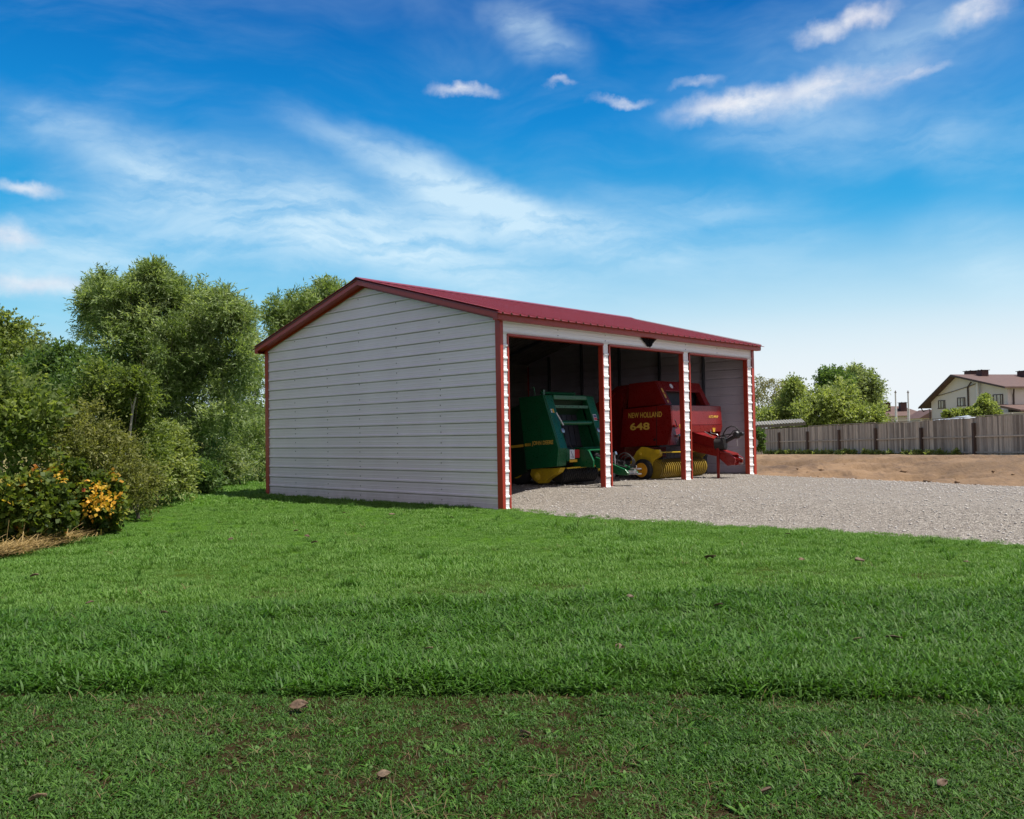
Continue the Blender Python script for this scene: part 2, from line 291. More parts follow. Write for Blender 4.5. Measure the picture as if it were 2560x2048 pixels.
# ------------------------------------------------------------------ mesh builder
COL = S.collection
def tag(o, label=None, cat=None, group=None, kind=None):
    for k, v in (('label', label), ('category', cat), ('group', group), ('kind', kind)):
        if v: o[k] = v
    return o
def empty(name, loc=(0,0,0), rz=0, **kw):
    o = bpy.data.objects.new(name, None); o.location = loc; o.rotation_euler = (0,0,rz); o.empty_display_size = .2
    COL.objects.link(o); return tag(o, **kw)
class MB:
    def __init__(s, off=(0,0,0)): s.v = []; s.f = []; s.mi = []; s.tint = []; s.off = off; s.cur = 0; s.ct = .5
    def add(s, vs, fs):
        n = len(s.v); s.v += [(x-s.off[0], y-s.off[1], z-s.off[2]) for x, y, z in vs]; s.f += [tuple(i+n for i in f) for f in fs]
        s.mi += [s.cur]*len(fs); s.tint += [s.ct]*len(vs); return s
    def box(s, x0, x1, y0, y1, z0, z1):
        v = [(x0,y0,z0),(x1,y0,z0),(x1,y1,z0),(x0,y1,z0),(x0,y0,z1),(x1,y0,z1),(x1,y1,z1),(x0,y1,z1)]
        return s.add(v, [(3,2,1,0),(4,5,6,7),(0,1,5,4),(1,2,6,5),(2,3,7,6),(3,0,4,7)])
    def prism(s, poly, lo, hi, axis='x'):
        # poly in the two other axes (cyclic order): x -> (y,z), y -> (x,z), z -> (x,y)
        def p(q, h): return (h, q[0], q[1]) if axis == 'x' else ((q[0], h, q[1]) if axis == 'y' else (q[0], q[1], h))
        n = len(poly); v = [p(q, lo) for q in poly]+[p(q, hi) for q in poly]
        return s.add(v, [tuple(range(n)), tuple(range(2*n-1, n-1, -1))]+[(i, (i+1) % n, n+(i+1) % n, n+i) for i in range(n)])
    def obox(s, c, ax, ay, az):     # oriented box: centre and three half-axis vectors
        c, ax, ay, az = map(Vector, (c, ax, ay, az)); v = []
        for k in (-1, 1):
            for i, j in ((-1,-1),(1,-1),(1,1),(-1,1)): v.append(tuple(c+ax*i+ay*j+az*k))
        return s.add(v, [(3,2,1,0),(4,5,6,7),(0,1,5,4),(1,2,6,5),(2,3,7,6),(3,0,4,7)])
    def beam(s, p, q, w, h, up=(0,0,1)):
        p, q = Vector(p), Vector(q); d = (q-p); a = d.normalized(); sd = a.cross(Vector(up)).normalized(); u = sd.cross(a)
        return s.obox((p+q)/2, d/2, sd*w/2, u*h/2)
    def tube(s, path, r, n=8, cap=True):
        path = [Vector(p) for p in path]; m = len(path); r = [r]*m if not isinstance(r, (list, tuple)) else r
        d0 = (path[1]-path[0]).normalized(); ref = Vector((0,0,1)) if abs(d0.z) < .9 else Vector((1,0,0)); a = d0.cross(ref).normalized(); vs = []; fs = []
        for i, p in enumerate(path):
            d = ((path[i+1]-p) if i == 0 else (p-path[i-1]) if i == m-1 else (path[i+1]-path[i-1])).normalized()
            a = (a-d*a.dot(d)); a = a.normalized() if a.length > 1e-6 else d.orthogonal().normalized(); b = d.cross(a)
            vs += [tuple(p+(a*math.cos(2*math.pi*k/n)+b*math.sin(2*math.pi*k/n))*r[i]) for k in range(n)]
        for i in range(m-1): fs += [(i*n+k, i*n+(k+1) % n, (i+1)*n+(k+1) % n, (i+1)*n+k) for k in range(n)]
        if cap: fs += [tuple(range(n-1,-1,-1)), tuple(range((m-1)*n, m*n))]
        return s.add(vs, fs)
    def lathe(s, c, axis, prof, n=24):    # prof: (distance along axis, radius)
        c = Vector(c); a = Vector(axis).normalized(); u = a.orthogonal().normalized(); w = a.cross(u); vs = []; fs = []; m = len(prof)
        for (h, r) in prof: vs += [tuple(c+a*h+(u*math.cos(2*math.pi*k/n)+w*math.sin(2*math.pi*k/n))*r) for k in range(n)]
        for i in range(m-1): fs += [(i*n+k, i*n+(k+1) % n, (i+1)*n+(k+1) % n, (i+1)*n+k) for k in range(n)]
        fs += [tuple(range(n-1,-1,-1)), tuple(range((m-1)*n, m*n))]
        return s.add(vs, fs)
    def build(s, name, mats, parent=None, smooth=False, bevel=0, fix=True):
        me = bpy.data.meshes.new(name); me.from_pydata(s.v, [], s.f); me.update()
        if isinstance(mats, str): mats = [mats]
        for m in mats: me.materials.append(MM[m])
        if len(mats) > 1: me.polygons.foreach_set('material_index', s.mi)
        at_ = me.attributes.new('tint', 'FLOAT', 'POINT'); at_.data.foreach_set('value', s.tint)
        if fix:
            import bmesh
            bm = bmesh.new(); bm.from_mesh(me); bmesh.ops.recalc_face_normals(bm, faces=bm.faces); bm.to_mesh(me); bm.free()
        if smooth:
            me.polygons.foreach_set('use_smooth', [True]*len(me.polygons))
            me.set_sharp_from_angle(angle=R(38))
        o = bpy.data.objects.new(name, me); COL.objects.link(o)
        if parent: o.parent = parent
        if bevel:
            b = o.modifiers.new('bevel', 'BEVEL'); b.width = bevel; b.segments = 2; b.limit_method = 'ANGLE'; b.angle_limit = R(35)
        return o
def np_mesh(name, V, Fq, mats, parent=None, tint=None, smooth=False, mi=None):
    me = bpy.data.meshes.new(name); nv = len(V); nf = len(Fq); k = Fq.shape[1]
    me.vertices.add(nv); me.vertices.foreach_set('co', np.ascontiguousarray(V, np.float32).ravel())
    me.loops.add(nf*k); me.loops.foreach_set('vertex_index', np.ascontiguousarray(Fq, np.int32).ravel())
    me.polygons.add(nf); me.polygons.foreach_set('loop_start', np.arange(0, nf*k, k, dtype=np.int32))
    me.update(calc_edges=True)
    for m in ([mats] if isinstance(mats, str) else mats): me.materials.append(MM[m])
    if mi is not None: me.polygons.foreach_set('material_index', mi.astype(np.int32))
    if tint is not None:
        a = me.attributes.new('tint', 'FLOAT', 'POINT'); a.data.foreach_set('value', tint.astype(np.float32))
    if smooth: me.polygons.foreach_set('use_smooth', [True]*nf)
    o = bpy.data.objects.new(name, me)
    COL.objects.link(o)
    if parent: o.parent = parent
    return o
def text(s, name, m, size, parent, loc, xdir, updir, depth=.003, sx=1.0, font_off=0.0):
    c = bpy.data.curves.new(name, 'FONT'); c.body = s; c.size = size; c.extrude = depth/2; c.offset = font_off; c.space_character = 1.03
    o = bpy.data.objects.new(name, c); me = bpy.data.meshes.new_from_object(o); bpy.data.objects.remove(o)
    me.materials.clear(); me.materials.append(MM[m]); x = Vector(xdir).normalized(); u = Vector(updir).normalized(); n = x.cross(u)
    for v in me.vertices: q = v.co.copy(); v.co = x*q.x*sx+u*q.y+n*q.z+Vector(loc)
    o = bpy.data.objects.new(name, me); COL.objects.link(o); o.parent = parent; return o
# ------------------------------------------------------------------ ground
def b2w(b, a): return (X0-a*ST+b*CT, Y0+a*CT+b*ST)
W_, L_ = 7.863, 9.42
EDGE = [b2w(.02, 7.9), b2w(.02, .0), (.0,15.80), (.76,14.4), (2.25,13.1), (4.42,11.39), (5.77,9.94), (9,6.4), (14,.5)]
FAR = [b2w(9.46, 7.9), b2w(9.46, .3), (6.12,21.75), (7.33,19.64), (8.36,18.0), (8.75,16.9), (9.43,16.17), (13,11.0), (19,2.0)]
GPOLY = EDGE+FAR[::-1]
def pdist(P, line):
    P = np.atleast_2d(P); best = np.full(len(P), 1e9)
    for (x1, y1), (x2, y2) in zip(line[:-1], line[1:]):
        d = np.array([x2-x1, y2-y1]); t = np.clip(((P-[x1,y1])@d)/(d@d), 0, 1); q = np.array([x1,y1])+t[:,None]*d
        best = np.minimum(best, np.hypot(*(P-q).T))
    return best
def inside(P, poly):
    P = np.atleast_2d(P); r = np.zeros(len(P), bool); n = len(poly)
    for i in range(n):
        x1, y1 = poly[i]; x2, y2 = poly[(i+1) % n]
        c = ((y1 > P[:,1]) != (y2 > P[:,1])); xx = (x2-x1)*(P[:,1]-y1)/((y2-y1) if y2 != y1 else 1e-9)+x1
        r ^= c & (P[:,0] < xx)
    return r
rs = np.random.RandomState(5)
def vnoise(P, sc, seed=0):
    P = np.asarray(P)*sc; i = np.floor(P).astype(int); f = P-i; f = f*f*(3-2*f)
    def h(ix, iy):
        n = (ix*374761393+iy*668265263+seed*1442695) & 0x7fffffff; n = ((n ^ (n >> 13))*1274126177) & 0x7fffffff; return (n ^ (n >> 16)) % 65536/65536.
    a = h(i[:,0], i[:,1]); b = h(i[:,0]+1, i[:,1]); c = h(i[:,0], i[:,1]+1); d = h(i[:,0]+1, i[:,1]+1)
    return (a*(1-f[:,0])+b*f[:,0])*(1-f[:,1])+(c*(1-f[:,0])+d*f[:,0])*f[:,1]
def fb(P, sc, seed=0, o=3): return sum(vnoise(P, sc*2**k, seed+k)*.5**k for k in range(o))/sum(.5**k for k in range(o))
def ridge(P):   # where the lush strip of lawn begins, nearest the camera
    return 4.60-.095*P[:,0]+.03*np.sin(P[:,0]*1.7+.4)+.14*(fb(P, 1.2, 3)-.5)
def sm(x): x = np.clip(x, 0, 1); return x*x*(3-2*x)
def lawn_z(P):
    P = np.atleast_2d(P); z = (fb(P, .35, 1)-.5)*.06+(fb(P, 2.2, 9)-.5)*.025
    z = z*sm((P[:,1]-1)/3)
    z += .022*sm((P[:,1]-ridge(P))/.2)-.022*sm((P[:,1]-7.0)/2)
    return z
def grav_z(P):
    P = np.atleast_2d(P); d = pdist(P, EDGE); return -.02+.25*sm(d/2.3)+(fb(P, 1.1, 4)-.5)*.03
def ground_z(P):
    P = np.atleast_2d(P); z = lawn_z(P); g = inside(P, GPOLY)
    d = pdist(P, EDGE); z = np.where(g, z-.12*sm(d/.25), z)
    dd = inside(P, DPOLY); z = np.where(dd, z-.25, z)
    return z
FA = at(1949, 1100, 48.5); FB = at(2437, 1100, 33.2); FD = (FB-FA).normalized()   # fence line
def fence_pt(u):
    d = ray(u, 1100); n = Vector((-FD.y, FD.x, 0)); n.z = 0
    t = (FA.x*n.x+FA.y*n.y)/(d[0]*n.x+d[1]*n.y); return Vector((d[0]*t, d[1]*t, 0))
ZF0 = (FA.y, -.02); ZF1 = (FB.y, .26)
def fence_z(y): return ZF0[1]+(y-ZF0[0])/(ZF1[0]-ZF0[0])*(ZF1[1]-ZF0[1])
fl = fence_pt(1700); fr = fence_pt(2560); fr2 = fr+(fr-FB)*4.5
F2 = [(fl.x, fl.y), (fr2.x, fr2.y)]
DPOLY = [b2w(9.46, 12), b2w(9.46, .3), (6.12,21.75), (7.33,19.64), (8.36,18.0), (8.75,16.9), (9.43,16.17), (13,11.0), (19,2.0), (fr2.x+12, fr2.y-16), (fr2.x, fr2.y), (fl.x, fl.y)]
def grid_mesh(name, xs, ys, zf, m, keep=None):
    X, Y = np.meshgrid(xs, ys); P = np.c_[X.ravel(), Y.ravel()]; Z = zf(P); nx, ny = len(xs), len(ys)
    i = np.arange(nx*ny).reshape(ny, nx); Fq = np.c_[i[:-1,:-1].ravel(), i[:-1,1:].ravel(), i[1:,1:].ravel(), i[1:,:-1].ravel()]
    if keep is not None:
        cx = P[Fq].mean(1); Fq = Fq[keep(cx)]
    return np_mesh(name, np.c_[P, Z], Fq, m, smooth=True)
xs = np.unique(np.r_[np.linspace(-1500,-60,12), np.linspace(-60,-16,24), np.arange(-16,16,.16), np.linspace(16,60,24), np.linspace(60,1500,12)])
ys = np.unique(np.r_[np.linspace(-200,-6,8), np.arange(-6,0,.5), np.arange(0,9,.09), np.arange(9,34,.2), np.linspace(34,90,24), np.linspace(90,2500,14)])
tag(grid_mesh('ground', xs, ys, ground_z, 'soil'), kind='structure')
def gkeep(c): return inside(c, GPOLY)
def clip_grid(name, poly, zf, m, step):
    # fill the polygon with a grid plus its own resampled outline
    pts = []
    for (x1,y1),(x2,y2) in zip(poly, poly[1:]+poly[:1]):
        n = max(1, int(math.hypot(x2-x1, y2-y1)/step))
        for k in range(n): pts.append((x1+(x2-x1)*k/n, y1+(y2-y1)*k/n))
    P = np.array(pts); c = P.mean(0); P = P+(np.c_[fb(P, 2.5, 21)-.5, fb(P, 2.5, 33)-.5])*.16*(pdist(P, EDGE[2:] if m == 'gravel' else FAR[2:]) < .3)[:,None]
    x0, y0 = P.min(0); x1, y1 = P.max(0); gx, gy = np.meshgrid(np.arange(x0, x1, step), np.arange(y0, y1, step)); Q = np.c_[gx.ravel(), gy.ravel()]
    Q = Q+(np.random.RandomState(2).rand(*Q.shape)-.5)*step*.3
    Q = Q[inside(Q, [tuple(p) for p in P])]; Q = Q[pdist(Q, [tuple(p) for p in P]+[tuple(P[0])]) > step*.45]
    from mathutils.geometry import delaunay_2d_cdt
    allp = np.r_[P, Q]; n = len(P)
    r = delaunay_2d_cdt([Vector(p) for p in allp], [], [list(range(n))], 1, 1e-5)
    V = np.array([tuple(v) for v in r[0]]); T = np.array([f for f in r[2] if len(f) == 3])
    a = V[T]; ar = (a[:,1,0]-a[:,0,0])*(a[:,2,1]-a[:,0,1])-(a[:,1,1]-a[:,0,1])*(a[:,2,0]-a[:,0,0]); T[ar < 0] = T[ar < 0][:, ::-1]
    return np_mesh(name, np.c_[V, zf(V)], T, m, smooth=True)
gv = tag(clip_grid('gravel_yard', GPOLY, grav_z, 'gravel', .3), kind='structure')
fn = np.array([-FD.y, FD.x])
def dirt_z(P):
    # a low bank rises from the yard, its top then falls gently away to the fence foot
    P = np.atleast_2d(P); d1 = pdist(P, FAR); d2 = pdist(P, F2)
    k = (FA.x*fn[0]+FA.y*fn[1])/np.where(np.abs(P@fn) < 1e-6, 1e-6, P@fn); k = np.clip(k, 1, 6)
    yf = P[:,1]*k; top = EYE+(fence_z(yf)-EYE)/k-.012
    wd_ = 3.0+1.2*(fb(P, .3, 31)-.5); r_ = sm(d1/wd_); z = .205+(top-.205)*r_
    w = sm(d1/.6)*sm(d2/.8)*(1-.75*sm((d1-wd_+.8)/1.2))
    gul = np.abs(fb(np.c_[P[:,0]*.8+P[:,1]*.55, P[:,1]*.12-P[:,0]*.1], 1.6, 41)-.5)*2
    z += w*((fb(P, .6, 11)-.5)*.16+(fb(P, 1.8, 12)-.5)*.14+(fb(P, 5, 14)-.5)*.08-.16*np.exp(-gul*9))
    return z+np.exp(-((d1-.5)/.3)**2)*np.clip((fb(P, 1.0, 17)-.52)*4, 0, 1)*.09
tag(clip_grid('dirt_bank', DPOLY, dirt_z, 'dirt', .16), kind='structure')
# ------------------------------------------------------------------ the open-front metal building (local x along the front, y to the back)
shed = empty('farm_shed', (X0, Y0, 0), TH, label='white ribbed metal shed with red roof and three open bays facing gravel', cat='shed')
RP = .2286; SL = .2738; OV = .245; OG = .237; RFB = 9.60
def zr(a): return 3.508+SL*(min(a, W_-a)+OV)
def wall_prof(z0, z1):
    pr = [z0]; k0 = int(math.floor(z0/RP)); out = []
    for k in range(k0, int(z1/RP)+2):
        c = k*RP
        for dz, o in ((-.030,0),(-.014,.020),(.014,.020),(.030,0),(.085,0),(.092,.003),(.102,.003),(.109,0),(.150,0),(.157,.003),(.167,.003),(.174,0)): out.append((c+dz, o))
    return [(z, o) for z, o in out if z0 < z < z1]
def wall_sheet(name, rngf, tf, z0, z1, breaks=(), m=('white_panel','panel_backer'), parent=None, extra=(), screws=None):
    pr = [(z0, 0)]+wall_prof(z0, z1)+[(z1, 0)]+[(b, 0) for b in extra]; pr = sorted(set(pr))
    mb = MB(); V = []; Fc = []
    for off, mi in ((0, 0), (-.03, 1)):
        base = len(V)
        for z, o in pr:
            lo, hi = rngf(z); st = [lo]+[x for x in breaks if lo < x < hi]+[hi]
            V.append(tf(lo, z, o*(1 if mi == 0 else .7)+off)); V.append(tf(hi, z, o*(1 if mi == 0 else .7)+off))
        n = len(pr)
        for i in range(n-1): Fc.append(((base+2*i, base+2*i+1, base+2*i+3, base+2*i+2), mi))
    mb.v = V; mb.f = [f for f, _ in Fc]; mb.mi = [x for _, x in Fc]; mb.tint = [.5]*len(V)
    if screws:
        mb.cur = 2
        for p_, d_, r_ in screws: mb.lathe(p_, d_, [(0,r_),(.006,r_*.85),(.010,r_*.4)], 6)
    return mb.build(name, list(m)+(['screw_steel'] if screws else []), parent or shed, fix=False)
def grange(z):
    z0 = 3.508+SL*OV-.004
    if z < z0: return (.08, W_-.08)
    d = (z-z0)/SL; lo = max(.08, d); return (min(lo, W_/2), max(W_-lo, W_/2))
zt = 3.508+SL*(W_/2+OV)-.01
SC = []
for a in (1.62, 2.93, 4.18, 5.35, 6.63):
    z = .12; rr = random.Random(int(a*10)); k = 0
    while z < zr(a)-.25:
        if abs(((z/RP)+.5) % 1-.5)*RP > .04: SC.append(((-.001, a+rr.uniform(-.008,.008), z), (-1,0,0), .014))
        k += 1; z += (.20 if k % 4 else .11)+rr.uniform(-.01,.01)
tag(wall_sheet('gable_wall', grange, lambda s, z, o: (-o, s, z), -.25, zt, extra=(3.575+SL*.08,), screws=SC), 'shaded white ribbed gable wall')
wall_sheet('gable_wall', grange, lambda s, z, o: (L_+o, s, z), -.2, zt, m=('white_panel','lit_backer'), extra=(3.575+SL*.08,))
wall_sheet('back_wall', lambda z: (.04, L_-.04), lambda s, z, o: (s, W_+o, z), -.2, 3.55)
# front strips, header
STR = [(.05,.175,-.12),(3.05,3.215,.10),(6.09,6.30,.10),(9.11,9.32,.10)]
for (x0, x1, zb) in STR:
    wall_sheet('post_panel', lambda z, x0=x0, x1=x1: (x0, x1), lambda s, z, o: (s, -o, z), zb, 14*RP-.012, m=('white_panel_lit','panel_backer'))
wall_sheet('header_panel', lambda z: (.05, 9.33), lambda s, z, o: (s, -o, z), 14*RP-.010, 3.52, m=('white_panel_lit','panel_backer'), screws=[((x, -.001, z), (0,-1,0), .011) for x in (1.62,3.13,4.7,6.2,7.62) for z in (3.25,3.36)])
def part(name, m, boxes, parent=shed, bevel=.004, label=None, **k):
    mb = MB()
    for b in boxes: mb.box(*b)
    o = mb.build(name, m, parent, bevel=bevel, **k)
    if label: o['label'] = label
    return o
part('corner_trim', 'red_trim', [(-.026,-.020,-.026,.098,-.2,3.50),(-.026,.052,-.032,-.026,-.2,3.43)])
part('corner_trim', 'red_trim', [(-.026,-.020,W_-.115,W_+.026,-.2,3.50),(-.026,.06,W_+.026,W_+.032,-.2,3.5)])
part('corner_trim', 'red_trim', [(L_-.10,L_+.026,-.024,-.0205,-.2,3.43),(L_+.020,L_+.026,-.026,.115,-.2,3.5)])
part('corner_trim', 'red_trim', [(L_+.020,L_+.026,W_-.115,W_+.026,-.2,3.5),(L_-.10,L_+.026,W_+.026,W_+.032,-.2,3.5)])
OPEN = [(.215,3.02,-.12,.08),(3.28,6.06,.08,.08),(6.375,9.085,.08,.08)]
for (x0, x1, zb0, zb1) in OPEN:
    t = empty('opening_trim', (0,0,0)); t.parent = shed
    part('jamb', 'red_trim', [(x0-.038,x0+.004,-.016,.10,zb0,14*RP-.012)], t)
    part('jamb', 'red_trim', [(x1-.004,x1+.026,-.016,.10,zb1,14*RP-.012)], t)
    part('head', 'red_trim', [(x0-.038,x1+.026,-.028,.10,14*RP-.056,14*RP-.014)], t)
# posts behind the strips
for (x0, x1, zb) in STR: part('frame_post', 'frame_steel', [(x0+.012,x1-.012,.036,.098,zb,3.44)], bevel=.004)
def roof_side(name, near):
    xs_ = []; x = -OG
    k0 = int(-OG/RP)-1; pr = [(-OG, .0)]
    for k in range(k0, int(RFB/RP)+2):
        c = k*RP+.06
        for dx, o in ((-.030,0),(-.012,.030),(.012,.030),(.030,0),(.105,0),(.110,.003),(.120,.003),(.125,0)):
            if -OG < c+dx < RFB: pr.append((c+dx, o))
    pr.append((RFB, .0)); V = []; Fc = []
    def P(x, a, o): return (x, a if near else W_-a, zr(a)+o)
    aa = [-OV, W_/4, W_/2]
    for off, mi in ((0, 0), (-.012, 1)):
        for a in aa:
            base = len(V)
            for x, o in pr: V.append(P(x, a, o+off))
    n = len(pr)
    for s_ in (0, 1):
        for j in range(2):
            b0 = (s_*3+j)*n; b1 = b0+n
            for i in range(n-1): Fc.append(((b0+i, b0+i+1, b1+i+1, b1+i), s_))
    for i in range(n-1): Fc.append(((i, i+1, 3*n+i+1, 3*n+i), 0))
    Fc.append(((0, n, 4*n, 3*n), 0)); Fc.append(((n, 2*n, 5*n, 4*n), 0)); Fc.append(((n-1, 2*n-1, 5*n-1, 4*n-1), 0))
    mb = MB(); mb.v = V; mb.f = [f for f, _ in Fc]; mb.mi = [x for _, x in Fc]; mb.tint = [.5]*len(V)
    return mb.build(name, ['red_roof', 'panel_backer'], shed, fix=True)
roof_side('roof_slope', True); roof_side('roof_slope', False)
def ap(a): return (a, zr(a))
c = W_/2
MB().prism([(c-.20, zr(c-.20)+.032),(c, zr(c)+.048),(c+.20, zr(c-.20)+.032),(c+.20, zr(c-.20)+.040),(c, zr(c)+.058),(c-.20, zr(c-.20)+.040)], -OG-.01, RFB-.02).build('ridge_cap', 'red_roof', shed)
# rake trims: face, top fold and soffit, both gables
for xf, xs2 in ((-OG, 1), (RFB, -1)):
    for side in (0, 1):
        def q(a, z): return (a if side == 0 else W_-a, z)
        lo = -.16
        f_ = MB().prism([q(lo, zr(lo)-.016), q(c, zr(c)-.016), q(c, zr(c)-.105), q(lo, zr(lo)-.105)], xf+.020*xs2, xf+.026*xs2)
        f_.prism([q(lo, zr(lo)-.099), q(c, zr(c)-.099), q(c, zr(c)-.105), q(lo, zr(lo)-.105)], xf+.027*xs2, (-.0215 if xs2 > 0 else L_+.0215))
        f_.prism([q(lo, zr(lo)+.032), q(c, zr(c)+.032), q(c, zr(c)+.040), q(lo, zr(lo)+.040)], xf-.006*xs2, xf+.06*xs2)
        f_.build('rake_trim', 'red_trim', shed)
        g_ = MB().prism([q(.09, zr(.09)-.106), q(c, zr(c)-.106), q(c, zr(c)-.150), q(.09, zr(.09)-.150)], (-.034 if xs2 > 0 else L_+.024), (-.024 if xs2 > 0 else L_+.034))
        g_.build('wall_top_trim', 'red_trim', shed)
# eave boxes (fascia and soffit)
for nr in (True, False):
    def e(a): return a if nr else W_-a
    z_ = zr(-.16)
    y0, y1 = sorted((e(-.166), e(-.160)))
    fb_ = MB().box(-OG+.030, RFB-.05, y0, y1, z_-.130, z_-.014)
    y0, y1 = sorted((e(-.159), e(-.035)))
    fb_.box(-OG+.030, RFB-.05, y0, y1, z_-.130, z_-.124)
    y0, y1 = sorted((e(-.159), e(-.035)))
    fb_.box(-OG+.030, -OG+.036, y0, y1, z_-.123, z_-.03)
    fb_.build('eave_trim', 'red_trim', shed)
# black spread-winged bird emblem under the eave
em = MB(); zz = lambda x, y: (4.30+(x-225)/270*.70, 3.455-(y-350)/180*.25)
lw = [(225,330),(350,330),(358,400),(366,440),(362,478),(378,500),(385,530),(366,518),(352,521),(345,510),(332,498),(330,486),(316,478),(308,462),(296,454),(290,440),(278,430),(270,412),(256,402),(252,388),(240,378),(236,362)]
rw = [(372,330),(500,330),(492,384),(478,392),(470,406),(456,414),(448,430),(436,440),(430,456),(418,466),(412,500),(400,505),(392,520),(384,500),(376,480),(370,440)]
em.prism([zz(*p) for p in lw], -.040, -.024, 'y').prism([zz(*p) for p in rw], -.0405, -.0245, 'y').build('bird_emblem', 'black_emblem', shed)
# interior framing
for a in (1.42, 2.82, 4.2, 5.6, 6.9): part('frame_post', 'frame_steel', [(L_-.10,L_-.032,a-.032,a+.032,.05,zr(a)-.10)], bevel=.004)
for b in (1.6, 3.15, 4.7, 6.2, 7.8): part('frame_post', 'frame_steel', [(b-.03,b+.03,W_-.10,W_-.032,.05,3.42)], bevel=.004)
for a in (1.42, 2.82, 4.2, 5.6, 6.9): part('frame_post', 'frame_steel', [(.032,.10,a-.032,a+.032,.05,zr(a)-.10)], bevel=.004)
for b in (1.6, 3.13, 4.7, 6.2, 7.8):
    r_ = MB()
    for s1, s2 in ((.11, c), (W_-.11, c)): r_.beam((b, s1, zr(min(s1, W_-s1))-.06), (b, s2, zr(c)-.06), .06, .06)
    r_.beam((b, c-1.1, zr(c-1.1)-.09), (b, c+1.1, zr(c-1.1)-.09), .05, .05)
    r_.build('roof_truss', 'frame_steel', shed)
# ------------------------------------------------------------------ balers
def machine(name, ob, oa, **k):
    w = b2w(ob, oa); o = empty(name, (w[0], w[1], .23), TH, **k); o['off'] = 0; del o['off']; return o, (ob, oa, .23)
gb, GO = machine('hay_baler', 3.55, 1.9, label='green round hay baler with yellow pickup in the left bay of the shed', cat='hay baler')
def P_(mb, name, m, par=gb, **k): return mb.build(name, m, par, **k)
def gM(): return MB(GO)
JF = [(1.35,2.18),(.95,1.04),(1.0,.66)]
P_(gM().prism([(1.36,2.18),(2.06,2.15),(1.93,1.09),(1.87,.58),(1.0,.66),(.95,1.04)], 2.70, 2.735), 'side_panel', 'green_paint', bevel=.01)
P_(gM().prism([(1.36,2.18),(2.06,2.15),(1.93,1.09),(1.87,.58),(1.0,.66),(.95,1.04)], 4.405, 4.44), 'side_panel', 'green_paint', bevel=.01)
tg = [(2.08,2.0),(2.35,1.93),(2.95,1.55),(3.2,1.0),(3.0,.5),(2.4,.36),(1.9,.52),(1.96,1.09)]
P_(gM().prism(tg, 2.74, 4.40), 'tailgate', 'green_dark', bevel=.03)
P_(gM().prism([(1.40,2.16),(2.08,2.12),(1.95,.60),(1.75,.6),(1.72,1.6)], 2.95, 4.2), 'bale_chamber', 'green_dark')
fr_ = [(1.35,2.185),(.945,1.04),(.995,.66),(1.16,.66),(1.13,1.04),(1.52,2.185)]
P_(gM().prism(fr_, 2.737, 3.00), 'front_frame', 'green_paint', bevel=.02)
P_(gM().prism(fr_, 4.16, 4.402), 'front_frame', 'green_paint', bevel=.02)
P_(gM().box(3.003,4.157,1.32,1.60,2.085,2.195), 'top_beam', 'green_paint', bevel=.02)
P_(gM().tube([(2.80,1.50,2.235),(3.95,1.50,2.235)], .028).box(2.84,2.90,1.47,1.53,2.18,2.30).box(3.88,3.92,1.48,1.52,2.18,2.27).tube([(2.72,1.6,2.19),(2.72,1.62,2.34),(2.66,1.62,2.36)], .012), 'top_rail', 'green_paint')
hb = gM().box(3.003,4.157,1.285,1.315,1.905,1.965); hb.cur = 1
for i in range(5): hb.lathe((3.15+i*.22, 1.284, 1.935), (0,-1,0), [(0,.012),(.004,.010)], 8)
P_(hb, 'cross_bar', ['green_paint', 'dark_iron'])
P_(gM().tube([(3.003,1.22,1.58),(4.157,1.22,1.58)], .052, 16), 'cross_tube', 'green_paint', smooth=True)
P_(gM().prism([(1.53,2.07),(1.14,1.04),(1.17,.70),(1.74,.70),(1.74,2.07)], 3.001, 3.02), 'inner_panel', 'green_dark')
P_(gM().prism([(1.53,2.07),(1.14,1.04),(1.17,.70),(1.74,.70),(1.74,2.07)], 4.14, 4.158), 'inner_panel', 'green_paint')
for i in range(6):
    x = 3.05+i*.185; P_(gM().prism([(1.68,2.06),(1.71,2.06),(1.50,1.02),(1.47,1.02)], x, x+.165), 'belt', 'belt')
P_(gM().lathe((3.03,1.52,1.0), (1,0,0), [(0,.09),(1.1,.09)], 20), 'roller', 'dark_iron', smooth=True)
# dials, levers, decals
for x in (2.985, 4.22):
    P_(gM().lathe((x, 1.07, 1.41), (0,-1,.35), [(0,.052),(.02,.052),(.026,.02),(.03,.015)], 18), 'tension_dial', 'bright_steel')
ar = gM(); cs = [(2.88+.105*math.sin(t), 1.165-.02*t, 1.80-.26*t+.02*t*t) for t in np.linspace(0, 1.15, 9)]; ar.tube([(x, y-.02-.09*(i/8), z) for i, (x, y, z) in enumerate(cs)], .014, 6)
P_(ar, 'bale_gauge', 'decal_white')
P_(gM().tube([(2.99,1.03,1.36),(3.05,.92,1.1),(3.1,.86,1.0)], .010, 6), 'hose', 'rubber')
P_(gM().tube([(4.3,1.15,1.65),(4.42,1.1,1.64)], .012, 6), 'hose', 'rubber')
P_(gM().tube([(4.22,1.05,1.44),(4.34,1.03,1.47)], .01, 6), 'hose', 'rubber')
def front_decal(par, x0, x1, z0, z1, y0, y1, m, name='decal'):
    # a sticker on a plane that leans between (y0,z0) and (y1,z1)
    mb = gM() if par is gb else MB(RO); dy = -.004
    mb.add([(x0,y0+dy,z0),(x1,y0+dy,z0),(x1,y1+dy,z1),(x0,y1+dy,z1),(x0,y0+dy+.003,z0),(x1,y0+dy+.003,z0),(x1,y1+dy+.003,z1),(x0,y1+dy+.003,z1)], [(0,1,2,3),(4,5,6,7),(0,1,5,4),(1,2,6,5),(2,3,7,6),(3,0,4,7)])
    return mb.build(name, m, par)
yf = lambda z: .945+(z-1.04)*.3537
